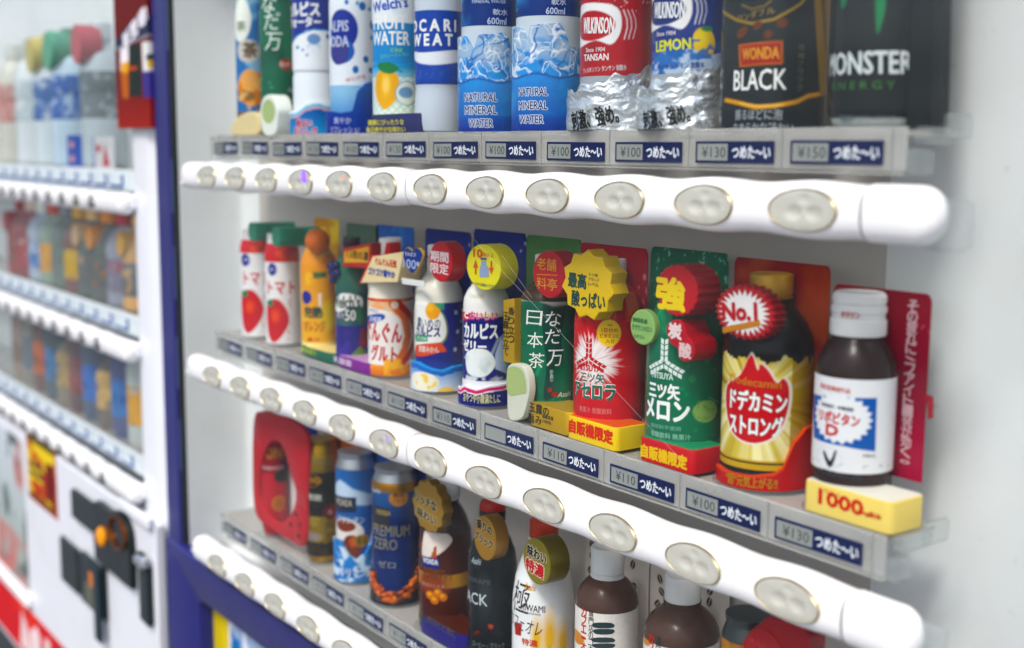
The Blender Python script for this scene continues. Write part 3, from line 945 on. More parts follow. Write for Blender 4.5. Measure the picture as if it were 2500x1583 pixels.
class Good:
    def __init__(s, row, i, name, label, cat, prof, face=20, n=2.):
        xc, yc, r = POS[row][i]
        zs = S_ROW[row]
        s.r, s.xc, s.yc, s.zs = r, xc, yc, zs
        s.prof = [(a * r, b) for a, b in prof]
        s.e = empty(name, (xc * .001, yc * .001, zs * .001))
        tag(s.e, label, cat, GROUP[row])
        s.f = Cyl(xc, yc, zs, r, s.prof, face, n)
        s.n = n
        m = MB(); m.lathe([(0, -1), (r + 4.6, -1), (r + 4.8, -.4), (r + 4.6, .8), (r + 3.6, 1.5), (0, 1.5)], 'ffffff', 40)
        m.build('foot_disc', s.e, CLEAR)
    def body(s, col, mat=PRINT, z0=1.6, z1=1e9, name='body', seg=56):
        pr = [(a, max(b, 1.6)) for a, b in s.prof if b <= z1]
        pr = [(0, pr[0][1])] + pr + [(0, pr[-1][1])]
        m = MB(); m.lathe(pr, col, seg, s.n)
        return m.build(name, s.e, mat)
    def cap(s, r, z0, z1, col, name='cap', ribs=True, mat=PLAST, ring=True):
        m = MB()
        seg = 60
        P = []
        for q, z in ((1, z0), (1, z0 + 2.6), (.94, z0 + 3), (.94, z0 + 3.6), (1, z0 + 4.2), (1, z1 - 1.4), (.96, z1 - .4), (.86, z1), (0, z1)) if ring else ((1, z0), (1, z1 - 1.4), (.96, z1 - .4), (.86, z1), (0, z1)):
            P.append([(r * q * (1 - (.022 if ribs and i % 2 and z0 + 4 < z < z1 - .5 else 0)) * math.sin(2 * math.pi * i / seg), -r * q * (1 - (.022 if ribs and i % 2 and z0 + 4 < z < z1 - .5 else 0)) * math.cos(2 * math.pi * i / seg), z) for i in range(seg)])
        m.grid(np.array(P), col, closed=True)
        return m.build(name, s.e, mat)
    def sleeve(s, z0, z1, art, base='ffffff', name='label', **k):
        k.setdefault('px0', None)
        return sleeve(s.f, z0, z1, art, name, s.e, base=base, **k)
    def ring(s, d=5.):
        return Cyl(s.xc, s.yc, s.zs, s.r + d, [(s.r + d, 0), (s.r + d, 400)], math.degrees(s.f.face))
    def front(s, gap=3.):
        return Plane((s.xc, s.yc, s.zs), -(s.r + gap))
    def plane(s, y):
        """upright plane at world depth y (mm)"""
        return Plane((s.xc, s.yc, s.zs), y - s.yc)
    def stand(s, col, h, px0, px1, pyb, top=None, depth=None, mat=PLAST, gap=3., chamf=5., name='stand', z0=1.6, y=None):
        """block the dummy stands in, front face parallel to the pane"""
        f = s.front(gap) if y is None else s.plane(y)
        x0, x1 = f.at(px0, pyb)[0], f.at(px1, pyb)[0]
        y0 = f.y0
        d = depth or 31
        m = MB()
        m.prism_z(rrect(x0, x1, y0, y0 + d, min(chamf, d / 2.2), 4), z0, h, col, 1.2, top)
        o = m.build(name, s.e, mat, 40)
        o['_x'] = (x0, x1)
        return o, f
    def badge(s, pts, y, depth, col, side=None, name='neck_badge', mat=PLAST, bev=.8):
        """thick tag on the neck; its outline is in (x, z) of the plane at depth y"""
        f = s.plane(y)
        m = MB()
        m.prism_y(pts(f) if callable(pts) else pts, f.y0, f.y0 + depth, col, bev, side)
        return m.build(name, s.e, mat, 40), f
    def disc(s, px, py, rx, ry, y, depth, col, side=None, name='neck_badge', mat=PLAST, n=44):
        f = s.plane(y)
        x0, z = f.at(px - rx, py); x1, _ = f.at(px + rx, py); _, z1 = f.at(px, py - ry)
        c = ((x0 + x1) / 2, f.at(px, py)[1])
        R_ = ((x1 - x0) / 2, z1 - c[1])
        m = MB(); m.prism_y(ellipse(*c, *R_, n), f.y0, f.y0 + depth, col, .8, side)
        return m.build(name, s.e, mat, 40), f, c, R_
    def star(s, px, py, rx, ry, y, depth, col, n, inner=.84, side=None, name='neck_badge', mat=PLAST, soft=False):
        f = s.plane(y)
        x0, z = f.at(px - rx, py); x1, _ = f.at(px + rx, py); _, z1 = f.at(px, py - ry)
        c = ((x0 + x1) / 2, f.at(px, py)[1])
        R_ = ((x1 - x0) / 2, z1 - c[1])
        P = starpts(0, 0, 1, inner, n, 1, math.pi / 2)
        P = [(c[0] + a * R_[0], c[1] + b * R_[1]) for a, b in P]
        if soft:
            P = smooth_poly(P, 3)
        m = MB(); m.prism_y(P, f.y0, f.y0 + depth, col, .8, side)
        return m.build(name, s.e, mat, 30), f, c, R_
    def backcard(s, px0, px1, pytop, y, art, base, bottom=4., cell=1.3):
        f = s.plane(y)
        x0, z = f.at(px0, pytop + 20); x1, z1 = f.at(px1, pytop + 20); zt = f.at((px0 + px1) / 2, pytop)[1]
        return card(f, x0, x1, bottom, zt, art, 'back_card', s.e, cell=cell, base=base), f
    def lettering(s, fn, parent=None, mat=MATTE):
        m = MB(); fn(m)
        if m.f:
            return m.build('lettering', parent if parent is not None else s.e, mat, 0)

BOT = [(.86, 0), (.97, 1.5), (1, 4), (1, 88), (.98, 93), (.9, 100), (.74, 107), (.56, 112), (.5, 114), (.5, 124)]
CAN = [(.80, 0), (.86, 1.5), (.90, 4), (1, 10), (1, 112), (.97, 117), (.86, 123), (.85, 125), (.89, 126.5), (.89, 129)]
TALL = [(.86, 0), (.97, 2), (1, 5), (1, 120), (.96, 130), (.8, 148), (.6, 160), (.5, 165), (.5, 180)]
WHT, INK = 'f2f2f0', '1d2230'

# ---- top shelf
# 1 tea in a blue and brown wrapper
g = Good(0, 0, 'tea_bottle', 'blue wrapped tea bottle with an orange tea picture, far left of the top shelf', 'bottle', TALL, 20)
g.body('4a6a58'); g.cap(8.5, 170, 186, 'f0f0ee')
def art(a):
    a.grad(30, 170, '2f6fb0', '2a6aa8')
    a.noise(18, 3, .5, .7, '8fb6d2', mask=(a.Y > 50))
    a.grad(0, 26, '5a4a3a', '7a5a48', mask=(a.Y < 26))
    a.pe(592, 208, 32, 40, 'd9853f'); a.pe(588, 190, 22, 26, 'e9b27c'); a.pe(580, 226, 20, 12, '8a6a4c')
    a.noise(9, 6, .55, .7, 'f0c48c', mask=((a.Y > 27) & (a.Y < 62)) * .8)
    a.pe(566, 45, 24, 52, 'e9ece4'); a.pe(585, 120, 26, 26, 'c9c4bc')
g.sleeve(2, 160, art, '2f6fb0')
def t(m):
    g.f.tx(m, '麦茶', 566, 45, 60, '6b7a6a', 20, vert=True, pitch=34, bold=.03)
    g.f.tx(m, '茶', 588, 118, 36, '6a5848', 30, bold=.04)
g.lettering(lambda m: [g.f.tx(m, '茶', 588, 118, 34, '6a5848', 32, bold=.04), g.f.tx(m, '茶', 568, 62, 22, '7a8a72', 20, bold=.02)])
m = MB(); f = g.plane(27); x0, z = f.at(546, 326); x1, _ = f.at(606, 326)
m.prism_y(smooth_poly([(x0, 1), (x0 + 1, 14), ((x0 + x1) / 2, 24), (x1 - 2, 22), (x1, 1)], 5), f.y0, f.y0 + 14, 'e2d2a8', 2)
m.build('display_block', g.e, PLAST)
# 2 green tea
g = Good(0, 1, 'tea_bottle', 'dark green tea bottle with white brush lettering and a tea cup block in front', 'bottle', TALL, 20)
g.body('1f5f49'); g.cap(9, 170, 186, 'e8e8e6')
def art(a):
    a.grad(0, 170, '1d5a45', '2a6a52')
    a.noise(30, 2, .5, .8, '123f34', sx=.5); a.pe(690, 110, 20, 60, '2c7a58', soft=.6)
    a.pe(672, 152, 16, 12, 'a8403a')
    a.noise(5, 9, .62, .75, '7ba592', mask=((a.Y > 48) & (a.Y < 60)) * .7)
g.sleeve(2, 160, art, '1d5a45')
def t(m):
    g.f.tx(m, 'な', 632, 8, 40, 'dfe8e0', 34, bold=.0, shear=.1); g.f.tx(m, 'だ', 640, 50, 40, 'dfe8e0', 36, bold=.0, shear=.1); g.f.tx(m, '万', 643, 98, 40, 'dfe8e0', 38, bold=.0, shear=.1)
    g.f.tx(m, '監修', 670, 152, 12, 'e8d8cc', 24, bold=.0); g.f.tx(m, 'Asahi', 688, 212, 9, 'cfdcd4', 22, shear=.2)
g.lettering(t)
m = MB(); f = g.plane(24); x0, z0 = f.at(612, 326); x1, _ = f.at(654, 326); xm = (x0 + x1) / 2; zt = f.at(636, 222)[1]
m.prism_y(smooth_poly([(x0 + 8, 1), (x0 + 1, 18), (x0, zt - 14), (x0 + 8, zt - 3), (xm, zt), (x1 - 8, zt - 3), (x1, zt - 14), (x1 - 1, 18), (x1 - 8, 1)], 4), f.y0, f.y0 + 16, 'e9ece4', 2)
o = m.build('tea_cup_block', g.e, PLAST)
m = MB(); m.add([(a, f.y0 - .3, b) for a, b in ellipse(xm, zt - 17, (x1 - x0) * .36, 12, 32)], [tuple(range(32))], 'aec08a'); m.build('tea_surface', o, PRINT, 0)
# 3 milky drink, white waist
W3 = [(.9, 0), (1, 2), (1, 57), (.97, 59), (.955, 60.5), (.97, 62), (1, 64), (1, 130), (.9, 145), (.6, 160), (.5, 165), (.5, 180)]
g = Good(0, 2, 'milk_drink_bottle', 'white bottle with a navy top label and a blue wave stand', 'bottle', W3, 20)
g.body('e4e9ef'); g.cap(9.5, 170, 186, 'f4f4f4')
def art(a):
    a.below([(680, 110), (720, 72), (760, 70), (800, 82)], 'eef1f5')
    for px, py, r in ((700, 112, 4), (772, 86, 6), (712, 118, 3), (722, 130, 3)):
        a.pe(px, py, r, r, '3a7fc0')
    a.pl([(686, 100), (735, 70), (800, 78)], 3, '3f97d0'); a.pe(738, 112, 17, 11, 'c9d8ec'); a.pe(738, 120, 17, 12, 'e9edf2'); a.pe(738, 92, 16, 12, '7f9ac4')
a_ = lambda a: [a.grad(62, 100, '4fa3d6', '2b3f92'), a.fill((a.Y > 92) * 1., '2a3a8c'), art(a)]
g.sleeve(62.5, 158, a_, '2b3f92')
g.lettering(lambda m: [g.f.tx(m, 'カルピス', 703, 22, 30, WHT, 96, bold=.06), g.f.tx(m, 'ウォーター', 708, 52, 22, WHT, 92, bold=.05)])
def wave(a):
    z = a.fr
    a.grad(0, 40, '2f93d2', '2a3d96')
    a.noise(30, 1, .4, .8, '2f86c8')
    q = [(684, 278), (710, 262), (740, 252), (770, 244), (790, 240)]
f = g.ring(4); T = [f.at(*p) for p in ((681, 262), (700, 258), (722, 240), (750, 238), (786, 246))]
def wave(a):
    a.grad(0, 34, '2f93d2', '2a3590')
    xs = np.array([p[0] for p in T]); ys = np.array([p[1] for p in T]); o_ = np.argsort(xs); top = np.interp(a.X, xs[o_], ys[o_])
    a.fill(((top - a.Y) < 6) * 1., '86c2e4'); a.fill(((top - a.Y) < 3) * 1., 'eef3f7'); a.fill((((top - a.Y) > 6) & ((top - a.Y) < 8)) * 1., 'd8a8a8')
wv = card(f, min(T)[0] - 9, max(T)[0] + 9, 1.6, T, wave, 'wave_stand', g.e, cell=1, t=8, mat=PRINT)
g.lettering(lambda m: [f.tx(m, '程よい', 716, 290, 18, 'c64a50', 36, bold=.05, halo='eef0f4'), f.tx(m, 'おいしさ', 716, 308, 15, 'c64a50', 58, bold=.05, halo='eef0f4')], wv)
# 4 soda
g = Good(0, 3, 'soda_bottle', 'white bottle with navy dots and a dark blue swoosh stand, fourth on the top shelf', 'bottle', TALL, 20)
g.body('e6ebf2'); g.cap(9.5, 170, 186, 'eef0f2')
def art(a):
    a.fill(np.ones_like(a.X), 'e7ecf3')
    rnd = random.Random(4)
    for px, py, r in ((852, 15, 10), (884, 30, 6), (868, 22, 5), (880, 62, 13), (876, 90, 7), (885, 118, 6), (860, 140, 8), (888, 144, 12), (836, 164, 9), (872, 166, 7), (815, 5, 6), (840, 8, 5), (792, 40, 6)):
        a.pe(px, py, r * .8, r, '2c6cb4' if r > 5 else '6aa2d2')
    a.pe(810, 70, 32, 46, '2d3a92'); a.pe(806, 120, 28, 30, '3a62ae'); a.pe(800, 122, 20, 30, '4a4a86')
    a.grad(0, 40, '2a67b0', '9cc4e2', mask=(a.Y < 46))
g.sleeve(2, 160, art)
g.lettering(lambda m: [g.f.tx(m, 'CALPIS', 788, 62, 24, 'c9cfe4', 62, bold=.02), g.f.tx(m, 'SODA', 792, 98, 24, 'c9cfe4', 56, bold=.02), g.f.tx(m, 'はじける', 836, 184, 9, 'd0606a', 46, rot=12)])
f = g.ring(4); T = [f.at(*p) for p in ((774, 262), (800, 266), (828, 262), (842, 215), (862, 196), (884, 190))]
def wave(a):
    a.grad(0, 60, '2f2f86', '2a64b0')
    a.noise(26, 3, .5, .8, '2c4a9c')
wv = card(f, min(T)[0] - 9, max(T)[0] + 9, 1.6, T, wave, 'swoosh_stand', g.e, cell=1, t=8, mat=PRINT)
g.lettering(lambda m: [f.tx(m, '爽やか', 806, 284, 16, 'b6bce0', 40), f.tx(m, 'リフレッシュ!', 812, 306, 15, 'b6bce0', 66)], wv)
# 5 lemon water
g = Good(0, 4, 'lemon_water_bottle', 'blue labelled fruit water bottle with a printed lemon on pale trellis', 'bottle', TALL, 20)
g.body('dfe9ea'); g.cap(9.5, 170, 186, '2f86c8')
def art(a):
    a.fill(np.ones_like(a.X), 'dfe9e2')
    for k_ in range(-12, 20):
        a.line([(k_ * 7 - 60, 10), (k_ * 7 + 40, 110)], .7, '9cc2cc'); a.line([(k_ * 7 + 40, 10), (k_ * 7 - 60, 110)], .7, '9cc2cc')
    a.fill((a.Y > 52) * 1., '1d86ca'); a.grad(52, 62, '8fc4e0', '1d86ca', mask=((a.Y > 50) & (a.Y < 62)))
    a.fill((a.Y > 96) * 1., 'e6edf3')
    a.pp([(868, 140), (900, 150), (960, 150), (990, 140), (990, 145), (930, 158), (868, 150)], '3f9ad0', 3)
    a.pp([(885, 180), (900, 166), (925, 168), (938, 186), (936, 225), (922, 246), (906, 258), (895, 250), (884, 222)], 'e8ac3c', 4)
    a.pe(908, 200, 10, 24, 'f6d48a', soft=.9)
    a.pp([(888, 152), (914, 146), (938, 160), (920, 174), (896, 168)], '2a7a4a', 4); a.pl([(930, 160), (945, 170)], 4, '2a7a4a')
    a.pe(954, 220, 25, 28, '4f7fae'); a.pe(954, 220, 23, 26, 'dfe9e6'); a.pe(954, 218, 17, 13, '7f9fc4')
    a.fill((a.Y < 18) * 1., 'e8e2b0')
g.sleeve(2, 160, art)
def t(m):
    f = g.f
    f.tx(m, "Welch's", 912, 10, 24, '5a68b4', 92, bold=.03, halo='e8eef4', rot=8)
    f.tx(m, 'FRUIT', 912, 52, 32, WHT, 88, bold=.02); f.tx(m, 'WATER', 914, 90, 30, WHT, 96, bold=.02)
    f.tx(m, 'GOCHI', 938, 27, 8, 'e6eef2', 28); f.tx(m, '広島産', 932, 118, 10, '8fd0a0', 28); f.tx(m, 'スウィートレモン', 928, 130, 9, '8fd0a0', 66, rot=6)
g.lettering(t)
so_, f = g.stand('2b2d58', 17.5, 871, 984, 322, top='e6e2b8', chamf=4)
g.lettering(lambda m: [f.tx(m, '健康にぴったりな', 908, 288, 13, 'd8d070', 84, bold=.02), f.tx(m, '毎日爽やかな味わい', 908, 305, 13, 'd8d070', 92, bold=.02)], so_)
# 6 ion drink
I6 = [(.80, 0), (.94, 3), (1, 9), (1.02, 18), (.99, 30), (.96, 36), (.97, 40), (1, 44), (1, 120), (.9, 135), (.6, 150), (.5, 156), (.5, 172)]
g = Good(0, 5, 'sports_drink_bottle', 'clear white bottle with a royal blue label and a white wave stripe', 'bottle', I6, 18)
g.body('c6ced8', PRINT); g.cap(9.5, 162, 178, '3a5fae')
def art(a):
    a.fill(np.ones_like(a.X), '2b4aa2')
    a.pp([(960, 122), (1000, 124), (1080, 118), (1100, 122), (1100, 140), (1040, 152), (990, 150), (955, 136)], 'e6e9ee', 4)
    a.noise(2.2, 5, .6, .72, '6a82be', mask=((a.Y > 44) & (a.Y < 57)) * .7)
g.sleeve(41, 101, art)
g.lettering(lambda m: [g.f.tx(m, 'P O C A R I', 1000, 60, 26, WHT, 142, bold=.035), g.f.tx(m, 'S W E A T', 1000, 94, 26, WHT, 126, bold=.035)])
# 7, 8 water with blue splash fronts
for i, (lab, dx) in enumerate((('left one of the two mineral water bottles behind clear blue splash shields', 0), ('right one of the two mineral water bottles, beside the red sparkling water', 0))):
    g = Good(0, 6 + i, 'water_bottle', lab, 'bottle', TALL, 12)
    g.body('c9d2da'); g.cap(10, 170, 186, 'f0f2f4')
    px = (1150, 1288)[i]; dy = (0, -24)[i]
    def art(a):
        a.fill(np.ones_like(a.X), '2b3d78')
        a.noise(20, 3 + i, .42, .6, '2f86cc', mask=np.clip((4 - a.X) / 20, 0, 1)); a.noise(8, 5, .5, .7, '7fbfe6', mask=np.clip((-6 - a.X) / 16, 0, 1))
    zl = g.f.at(px, 60 + dy)[1]
    g.sleeve(zl, 158, art)
    g.lettering(lambda m: [g.f.tx(m, 'MINERAL WATER', px, 3 + dy, 8, 'b9c6e0', 78), g.f.tx(m, '軟水', px + 26, 29 + dy, 14, 'c9d2e6', 34), g.f.tx(m, '600ml', px + 18, 50 + dy, 15, 'c9d2e6', 44)])
    f = g.ring(3)
    xl, xr = (1079, 1214)[i], (1207, 1366)[i]
    P = ((xl, 88), (xl + 12, 84), (xl + 22, 100), (xl + 34, 118), (xl + 46, 82), (xl + 80, 80), (xl + 108, 76), (xl + 118, 92), (xl + 122, 115), (xr, 132)) if i == 0 else ((xl - 4, 62), (xl + 12, 68), (xl + 24, 95), (xl + 34, 60), (xl + 70, 56), (xl + 104, 54), (xl + 118, 80), (xl + 126, 108), (xr, 118))
    T = [f.at(*p) for p in P]
    zw = f.at(px, 190 + dy * .5)[1]
    def shield(a):
        a.grad(2, zw, '16409c', '1f86d6'); a.grad(0, 12, '3c3f7c', '2a55a8', mask=(a.Y < 12))
        a.noise(22, 3 + i, .5, .8, '3fa6e4', mask=(a.Y > 14) * .6)
        yl = zw + 1.5 * np.sin(a.X / 6); up = a.Y > yl
        h_ = np.clip((a.Y - yl) / 26, 0, 1)
        a.ridge(16, 31 + i, .06, '1f62b8', mask=~up * .35)
        a.fill(up * 1., lin('a6bcd4')); a.fill(up * np.clip(1.15 - h_ * 1.6, 0, 1), lin('3a94dc'))
        a.ridge(13, 3 + i, .09, '3f8fd6', mask=up * .85, sx=.8); a.ridge(11, 12 + i, .05, 'f4f8fc', mask=up * 1.); a.ridge(17, 22 + i, .035, '1d58ac', mask=up * .9); a.ridge(8, 42 + i, .04, 'f0f6fc', mask=up * .8)
        a.fill(np.clip(1.3 - np.abs(a.Y - yl), 0, 1), '1f55a4')
    sh_ = card(f, min(T)[0] - 9, max(T)[0] + 9, 1.6, T, shield, 'splash_shield', g.e, cell=.7, t=3, mat=PRINT)
    tx_ = (1131, 1250)[i]
    g.lettering(lambda m: [f.tx(m, 'NATURAL', tx_, (229, 216)[i], 18, '141f4a', 76, bold=.012, halo='dbe4f8', hw=.075), f.tx(m, 'MINERAL', tx_, (259, 248)[i], 18, '141f4a', 74, bold=.012, halo='dbe4f8', hw=.075), f.tx(m, 'WATER', tx_, (290, 281)[i], 18, '141f4a', 56, bold=.012, halo='dbe4f8', hw=.075)], sh_)
# 9, 10 sparkling waters on crumpled foil stands
for i, (nm, lab, c0, c1) in enumerate((('sparkling_water_bottle', 'red sparkling water bottle on a crumpled silver foil stand', 'ae2730', '7c2230'), ('lemon_sparkling_bottle', 'navy lemon sparkling water bottle on a crumpled silver foil stand', '26397c', '1d2a5c'))):
    g = Good(0, 8 + i, nm, lab, 'bottle', TALL, 16)
    g.body('aeb4bc'); g.cap(10.5, 170, 186, ('b52a34', 'e8d040')[i])
    ox = (0, 166)[i]; oy = (0, -36)[i]
    def art(a):
        a.grad(40, 120, c0, c0); a.noise(26, 4 + i, .55, .9, c1)
        a.noise(2.2, 7, .74, .82, 'e8d0d2' if i == 0 else '8fb0dc', mask=(a.Y > 78) * .7)
        if i:
            a.pe(1655, 100, 26, 34, 'e9c23c', rot=20); a.pe(1650, 92, 16, 20, 'f2d768', soft=.8); a.pe(1662, 68, 14, 6, '2f7a4c')
            a.pp([(1520, 165), (1560, 120), (1590, 140), (1620, 110), (1660, 132), (1715, 118), (1715, 180), (1520, 180)], 'b9cbe0'); a.noise(6, 3, .5, .6, '3f6cae', mask=(a.Y < 58) * .9)
        q = [(1350 + ox, 22 + oy), (1440 + ox, 12 + oy), (1462 + ox, 60 + oy), (1440 + ox, 104 + oy), (1400 + ox, 96 + oy), (1350 + ox, 110 + oy)]
        a.pp(q, 'eceaea', 5); a.pe(1403 + ox, 60 + oy, 44, 34, c0 if i == 0 else '26346e')
        for k_ in range(3):
            x_ = 1474 + ox + k_ * 10
            a.pl([(x_ - 8, 24 + oy), (x_, 45 + oy), (x_ + 1, 65 + oy), (x_ - 6, 92 + oy)], 3.2 - k_ * .5, 'dcdade')
    g.sleeve(g.f.at(1450, 178)[1], 158, art)
    def t(m):
        g.f.tx(m, 'WILKINSON', 1402 + ox, 60 + oy, 36, 'f2f2f2', 84, bold=.03, rot=-3)
        g.f.tx(m, 'Since 1904', 1398 + ox, (117, 79)[i], 10, 'e0d8da', 50)
        if i == 0:
            g.f.tx(m, 'TANSAN', 1398, 135, 15, 'eceaea', 66, bold=.02); g.f.tx(m, 'ウィルキンソン タンサン 炭酸水', 1415, 162, 13, 'e6e0e2', 116, bold=.01, rot=3)
        else:
            g.f.tx(m, 'LEMON', 1578, 106, 24, 'dcd848', 92, bold=.03, rot=3); g.f.tx(m, 'タンサン レモン 炭酸水', 1598, 155, 14, '2c3c86', 116, bold=.02, rot=3)
    g.lettering(t)
    # crumpled foil stand: half shell with a ragged, rising rim
    m = MB()
    R0 = g.r + 6.5
    nu, nv = 76, 40
    V = np.zeros((nv + 1, nu + 1, 3))
    for a_i in range(nu + 1):
        ph = math.radians(-95 + 220 * a_i / nu)
        rim = 27 + 6 * (a_i / nu) + 17 * max(0, (a_i / nu - .42)) * 1.5 + 1.6 * math.sin(ph * 9) + 1.2 * math.sin(ph * 17)
        for b_i in range(nv + 1):
            z = 1.6 + (rim - 1.6) * b_i / nv
            nn_ = mnoise.noise((ph * 3.4, z * .16, 3.1 + i * 9)) * 2.4 + abs(mnoise.noise((ph * 7, z * .3, 7.7 + i))) * 2.0 + mnoise.noise((ph * 16, z * .8, 1.7)) * .7
            band = math.exp(-((z - 12) / 7) ** 2)
            r_ = R0 + 1.5 + nn_ * .72 * (1 - .85 * band * (ph < .9))
            r_ += 1.5 * (1 - b_i / nv)
            V[b_i, a_i] = (r_ * math.sin(ph), -r_ * math.cos(ph), z)
    FC = np.zeros((nv + 1, nu + 1, 3))
    A_, Bz = np.meshgrid(np.radians(-95 + 220 * np.arange(nu + 1) / nu) * R0, np.arange(nv + 1) / nv, indexing='xy')
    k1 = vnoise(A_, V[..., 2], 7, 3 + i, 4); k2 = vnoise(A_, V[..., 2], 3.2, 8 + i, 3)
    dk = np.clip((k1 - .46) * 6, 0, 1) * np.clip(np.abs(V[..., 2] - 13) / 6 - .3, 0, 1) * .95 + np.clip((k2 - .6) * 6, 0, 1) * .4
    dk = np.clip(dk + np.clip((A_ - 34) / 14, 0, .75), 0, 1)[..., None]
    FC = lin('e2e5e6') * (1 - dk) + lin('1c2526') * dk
    m.grid(V, FC)
    fo = m.build('foil_stand', g.e, material('crumpled_silver_foil', 'dfe3e5', .2, metal=.8, bump=.3, bscale=420), 80)
    ff_ = Cyl(g.xc, g.yc, g.zs, R0 + 3.6, [(R0 + 3.6, 0), (R0 + 3.6, 60)], 16)
    g.lettering(lambda m: [ff_.tx(m, '刺激、強め。', (1403, 1571)[i], (277, 275)[i], 44, '101416', 100, bold=.035, rot=10, off=3.2)], fo)
# 11 black coffee
g = Good(0, 10, 'black_coffee_bottle', 'black and gold coffee bottle beside the black energy can on the top shelf', 'bottle', [(.96, 0), (1, 2), (1, 150), (.9, 160), (.6, 168), (.6, 185)], 22, 3.2)
g.body('1a2126'); g.cap(15, 178, 192, '20262a')
def art(a):
    a.fill(np.ones_like(a.X), '1a2226'); a.noise(30, 3, .5, .9, '12181c')
    a.pl([(1705, 22), (1735, 48), (1770, 56), (1820, 48), (1880, 10), (1905, -20)], 5, 'a5894e')
    a.pl([(1745, 12), (1770, 22), (1800, 16), (1815, 4)], 3, '8a7448')
    for px, py, r in ((1747, 76, 13), (1784, 60, 11), (1838, 56, 12), (1808, 82, 10)):
        a.pe(px, py, r, r * .8, '6a3a24', rot=30); a.pl([(px - r * .6, py + 3), (px + r * .6, py - 3)], 1.5, '2a1810')
    a.pp([(1738, 106), (1838, 98), (1838, 152), (1740, 158)], 'c8743c'); a.pp([(1741, 109), (1835, 101), (1835, 149), (1743, 155)], '9c2c26')
    a.pl([(1715, 236), (1740, 243), (1780, 253), (1820, 250), (1870, 240), (1900, 226), (1960, 218)], 9, 'd8a050'); a.pl([(1740, 243), (1790, 251), (1840, 247)], 4, 'f0c884')
    a.pp([(1912, -40), (1948, -40), (1950, 222), (1922, 226)], '9a7a42'); a.pp([(1924, -40), (1932, -40), (1938, 222), (1932, 224)], '6a5028')
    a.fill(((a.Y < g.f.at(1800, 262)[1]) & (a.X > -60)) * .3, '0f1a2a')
g.sleeve(2, 158, art, a0=-60)
def t(m):
    g.f.tx(m, 'WONDA', 1789, 126, 26, 'd89a44', 84, bold=.03); g.f.tx(m, 'BLACK', 1780, 188, 46, WHT, 132, bold=.01)
    g.f.tx(m, 'ワンダフル', 1780, 34, 16, '8f7a4c', 86, rot=8); g.f.tx(m, '振るほどに泡', 1778, 270, 24, '9aa2a6', 118); g.f.tx(m, 'なめらかな味わい', 1788, 300, 22, '9aa2a6', 148)
    g.f.tx(m, '微糖ブラック', 1880, 160, 15, '55554e', 16, vert=True, pitch=18)
g.lettering(t)
# 12 energy can card
g = Good(0, 11, 'energy_drink_can', 'black energy drink can with green claw marks, last on the right of the top shelf', 'can', [(.8, 0), (.88, 3), (.98, 8), (1, 10), (1, 150), (.86, 158), (.86, 162)], 24)
g.body('161c1f', PRINT)
def art(a):
    a.fill(np.ones_like(a.X), '141b1e'); a.noise(40, 3, .4, .9, '1b2328')
    a.pp([(2060, -40), (2082, -40), (2082, 20), (2072, 60), (2064, 82), (2060, 50)], '2f7a50', 2); a.pp([(2150, -40), (2176, -40), (2168, 5), (2152, 32), (2146, 5)], '2f7a50', 2)
    a.pp([(1975, -40), (1996, -40), (1990, 8), (1980, 20)], '2a6a48', 2)
    a.fill((a.Y < 6) * 1., 'c3c8c8'); a.fill((a.Y < 3) * 1., '8f9696')
g.sleeve(1, 148, art, a0=-60)
def t(m):
    g.f.tx(m, 'MONSTER', 2026, 148, 50, 'd6dcdc', 236, bold=.02, shear=-.05); g.f.tx(m, 'E N E R G Y', 2020, 201, 18, '3f6a40', 170)
    g.f.tx(m, '炭酸飲料 / エナジードリンク', 2030, 279, 18, '78848a', 150)
g.lettering(t)
m = MB(); m.prism_y([(26, 0), (42, 0), (36, 150), (22, 150)], -10, 6, '151b1f', 1); m.build('side_board', g.e, PRINT)

